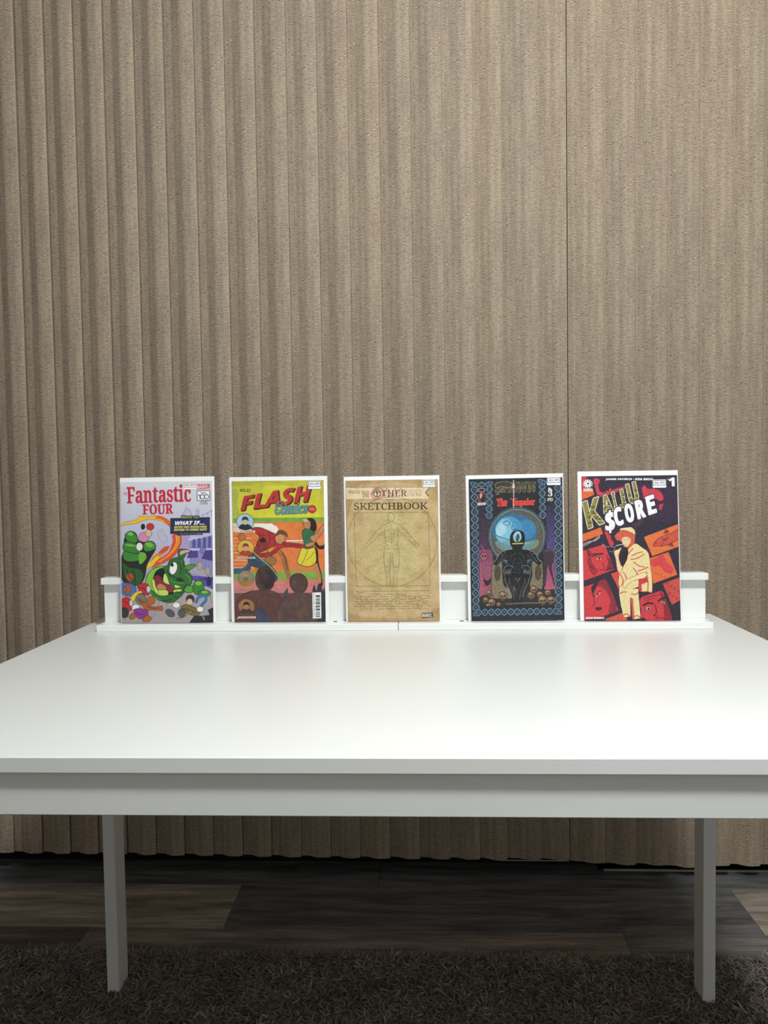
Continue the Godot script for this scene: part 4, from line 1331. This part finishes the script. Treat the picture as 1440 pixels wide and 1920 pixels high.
func table() -> void:
	var t := thing("table", "white lacquered rectangular table with slim legs standing on the shag rug", "table")
	var W := 0.59865
	var top := 0.74
	put("tabletop", box(Vector3(-W, top - 0.0170, 0), Vector3(W, top, 0.760), 0.0012), M.white, t)
	var a := 0.0065
	var yb := top - 0.0620
	var yt := top - 0.0170
	put("apron", box(Vector3(-W + a, yb, 0.760 - a - 0.016), Vector3(W - a, yt, 0.760 - a), 0.001), M.white, t)
	put("apron", box(Vector3(-W + a, yb, a), Vector3(W - a, yt, a + 0.016), 0.001), M.white, t)
	for s in [-1.0, 1.0]:
		var xa: float = minf(s * (W - a), s * (W - a - 0.009))
		put("apron", box(Vector3(xa, yb, a + 0.016), Vector3(xa + 0.009, yt, 0.760 - a - 0.016), 0.001), M.white, t)
	for s in [-1.0, 1.0]:
		for z in [0.031, 0.690]:
			var x: float = s * 0.5695
			put("leg", box(Vector3(x - 0.0115, 0.008, z), Vector3(x + 0.0115, yt, z + 0.047), 0.001), M.leg, t)

func rug() -> void:
	var t := thing("rug", "dark brown shag rug with thick shaggy pile under the table", "rug", Vector3(0, 0, 0))
	var lo := Vector2(-1.25, -0.045)
	var hi := Vector2(1.25, 1.55)
	put("backing", box(Vector3(lo.x, 0, lo.y), Vector3(hi.x, 0.008, hi.y), 0.003), mat(Color(0.10, 0.085, 0.075), 0.95, 0.1), t)
	var st := begin()
	# a tuft: five twisted yarns with round ends, bent over in different directions
	for k in 5:
		var ang := TAU * k / 5.0 + rng.randf_range(-0.6, 0.6)
		var dir := Vector3(cos(ang), 0, sin(ang))
		var side := Vector3(-sin(ang), 0, cos(ang))
		var base := dir * rng.randf_range(0.001, 0.0045)
		var lean := rng.randf_range(0.35, 1.25)
		var hgt := rng.randf_range(0.017, 0.023)
		var curl := rng.randf_range(-1.1, 1.1)
		var ring: Array[Vector3] = []
		var before := base
		var wb := 0.0
		for j in 7:
			var u := j / 6.0
			var p := base + dir * hgt * lean * pow(u, 1.7) + side * hgt * curl * u * u + Vector3.UP * hgt * (u - 0.48 * u * u * lean)
			var w: float = [0.0013, 0.0015, 0.00165, 0.0017, 0.0017, 0.0016, 0.0011][j] * (1.0 + 0.10 * sin(j * 2.6 + k))
			var ax := (dir * lean * u + Vector3.UP * (1.0 - 0.7 * u) + side * curl * u).normalized()
			var e1 := ax.cross(side).normalized()
			var e2 := ax.cross(e1)
			var now: Array[Vector3] = []
			for q in 4:
				var tw := TAU * q / 4.0 + u * 2.0
				now.append(e1 * cos(tw) + e2 * sin(tw))
			if j > 0:
				for q in 4:
					var q2 := (q + 1) % 4
					for o in [[0, q], [1, q2], [0, q2], [0, q], [1, q], [1, q2]]:
						var nn: Vector3 = now[o[1]] if o[0] == 1 else ring[o[1]]
						st.set_normal(nn)
						st.add_vertex((p + nn * w) if o[0] == 1 else (before + nn * wb))
			before = p
			wb = w
			ring = now
	var pile := MultiMesh.new()
	pile.transform_format = MultiMesh.TRANSFORM_3D
	pile.use_colors = true
	pile.mesh = st.commit()
	var xs: Array[Transform3D] = []
	var step := 0.0066
	var tone := FastNoiseLite.new()
	tone.seed = 5
	tone.frequency = 9.0
	var nx := int((hi.x - lo.x) / step)
	var nz := int((hi.y - lo.y) / step)
	for i in nx:
		for k in nz:
			var x := lo.x + (i + rng.randf()) * step
			var z := lo.y + (k + rng.randf()) * step
			var clear := true
			for s in [-1.0, 1.0]:
				if absf(x - s * 0.5695) < 0.0135 and (absf(z - 0.0545) < 0.0255 or absf(z - 0.7135) < 0.0255):
					clear = false
			if not clear:
				continue
			var b := Basis(Vector3.UP, rng.randf() * TAU)
			b = Basis(Vector3(rng.randf_range(-1, 1), 0, rng.randf_range(-1, 1)).normalized(), rng.randf_range(0, 0.45)) * b
			xs.append(Transform3D(b.scaled(Vector3.ONE * rng.randf_range(0.8, 1.12)), Vector3(x, 0.007, z)))
	pile.instance_count = xs.size()
	for i in xs.size():
		pile.set_instance_transform(i, xs[i])
		var v := (0.55 + 0.55 * rng.randf() + 0.9 * pow(rng.randf(), 5.0)) * (1.0 + 0.35 * tone.get_noise_2d(xs[i].origin.x, xs[i].origin.z))
		var w := rng.randf_range(-0.09, 0.09)
		pile.set_instance_color(i, Color(0.250 * v * (1 + w), 0.218 * v, 0.190 * v * (1 - w)))
	var o := MultiMeshInstance3D.new()
	o.multimesh = pile
	var m := mat(Color.WHITE, 0.8, 0.25)
	m.vertex_color_use_as_albedo = true
	m.cull_mode = BaseMaterial3D.CULL_DISABLED
	o.material_override = m
	hang(o, "pile", t)
	o.set_meta("kind", "stuff")

const RACK := Vector3(-0.00197, 0.74, 0.14613)
const RACK_YAW := -0.0065

func ledges() -> void:
	for s in [-1.0, 1.0]:
		var t := thing("picture_ledge", "white display ledge standing on the left half of the table's rear edge" if s < 0 else "white display ledge standing on the right half of the table's rear edge", "ledge", RACK, "white ledges joined end to end")
		t.rotation.y = RACK_YAW
		var xa := -0.55 if s < 0 else 0.0005
		var xb := -0.0005 if s < 0 else 0.55
		var base := CSGMesh3D.new()
		base.mesh = box(Vector3(xa, 0, -0.0500), Vector3(xb, 0.0121, 0), 0.0009)
		base.material = M.ledge
		for hx in ([-0.4363, -0.1153] if s < 0 else [0.1141, 0.4363]):
			var c := CSGCylinder3D.new()
			c.operation = CSGShape3D.OPERATION_SUBTRACTION
			c.radius = 0.0043
			c.height = 0.016
			c.sides = 24
			c.position = Vector3(hx, 0.010, -0.0243)
			c.material = M.dark
			c.name = "screw_hole"
			base.add_child(c, true)
		hang(base, "base_board", t)
		put("back_panel", box(Vector3(xa + 0.0004, 0.0121, -0.0500), Vector3(xb - 0.0004, 0.0827, -0.0374), 0.0008), M.ledge, t)
		put("lip", box(Vector3(xa, 0.0827, -0.0510), Vector3(xb, 0.0948, -0.0241), 0.0010), M.ledge, t)

func sticker_map(price: String, ink: String) -> ImageTexture:
	canvas(224, 140, Vector2(0, 0), Vector2(224, 0), Vector2(0, 140), Vector2(224, 140), Color(0.97, 0.97, 0.98))
	var k := 1090.0 / 224.0
	var p := [16, 14, 208, 14, 214, 20, 214, 92, 208, 98, 16, 98, 10, 92, 10, 20, 16, 14, 30, 14]
	pen(ink, 9.0 * k, p, false)
	txt(price, SANS, true, "5a5f72", 32, 78, 158, 42, -2.0, 0.12)
	return as_texture()

func comics() -> void:
	# x on the ledge, front face z, roll, board width and height, lean, cover margins left, right, top; sticker left, top, width, height
	var spec := [
		[-0.4223, -0.0146, -0.0021, 0.1766, 0.2677, 0.0587, 0.0026, 0.0037, 0.0082, 0.1205, 0.0102, 0.0225, 0.0132, "$5.00", "b8323c",
			"bagged comic with red title on pale lilac and green monster art, leftmost of five"],
		[-0.2156, -0.0185, 0.0020, 0.1793, 0.2650, 0.0122, 0.0058, 0.0062, 0.0073, 0.1451, 0.0083, 0.0227, 0.0148, "$5.00", "17171c",
			"bagged comic with yellow and orange cover, slanted red title and a barcode"],
		[-0.0089, -0.0186, -0.0020, 0.1720, 0.2629, 0.0108, 0.0036, 0.0027, 0.0071, 0.1422, 0.0077, 0.0221, 0.0130, "$5.00", "1d2030",
			"bagged sketchbook comic with tan parchment cover, middle of the five on the ledge"],
		[0.2120, -0.0180, -0.0080, 0.1723, 0.2619, 0.0179, 0.0052, 0.0018, 0.0068, 0.1435, 0.0066, 0.0237, 0.0139, "$5.00", "20222a",
			"bagged comic with dark cover, blue knotwork border and a glowing blue disc"],
		[0.4116, -0.0121, 0.0022, 0.1763, 0.2665, 0.0891, 0.0066, 0.0020, 0.0088, 0.1312, 0.0165, 0.0235, 0.0145, "$6.00", "25222c",
			"bagged comic with red and black cover and a pale figure, rightmost of five"],
	]
	var frame := Transform3D(Basis(Vector3.UP, RACK_YAW), RACK)
	for i in 5:
		var s: Array = spec[i]
		var w: float = s[3]
		var h: float = s[4]
		var t := thing("comic_book", s[15], "comic book", Vector3.ZERO, "bagged comics leaning on the white ledge")
		var lift: float = absf(sin(s[2])) * w / 2 + 0.0122 + 0.0040 * sin(s[5])
		t.transform = frame * Transform3D(Basis(Vector3.RIGHT, -s[5]) * Basis(Vector3.BACK, -s[2]), Vector3(s[0], lift, s[1]))
		var e := 0.0016
		var zc := -0.0004
		put("backing_board", box(Vector3(-w / 2, 0.0004, -0.0036), Vector3(w / 2, h, -0.0029), 0.0001), M.board, t)
		var xl: float = -w / 2 + s[6]
		var xr: float = w / 2 - s[7]
		var yt: float = h - s[8]
		put("pages", box(Vector3(xl + 0.0004, 0.0010, -0.0028), Vector3(xr - 0.0004, yt - 0.0005, zc - 0.0004), 0.0001), M.paper, t)
		var cm := mat(Color.WHITE, 0.45, 0.22)
		cm.albedo_texture = cover(i)
		cm.texture_repeat = false
		var st := begin()
		box_into(st, Vector3(xl, 0.0006, zc - 0.0003), Vector3(xr, yt, zc), 0.00005)
		put("cover", st.commit(), cm, t)
		put("bag_sleeve", box(Vector3(-w / 2 - e, 0, -0.0042), Vector3(w / 2 + e, h + 0.0012, 0), 0.0001), M.bag, t)
		var sm := mat(Color.WHITE, 0.5, 0.4)
		sm.albedo_texture = sticker_map(s[13], s[14])
		sm.texture_repeat = false
		var sk := put("price_sticker", card(s[11], s[12], 0.0002, 0.0014), sm, t)
		sk.position = Vector3(-w / 2 + s[9], h - s[10] - s[12], 0.0001)
		sk.set_meta("label", "white price sticker with outlined handwritten price")
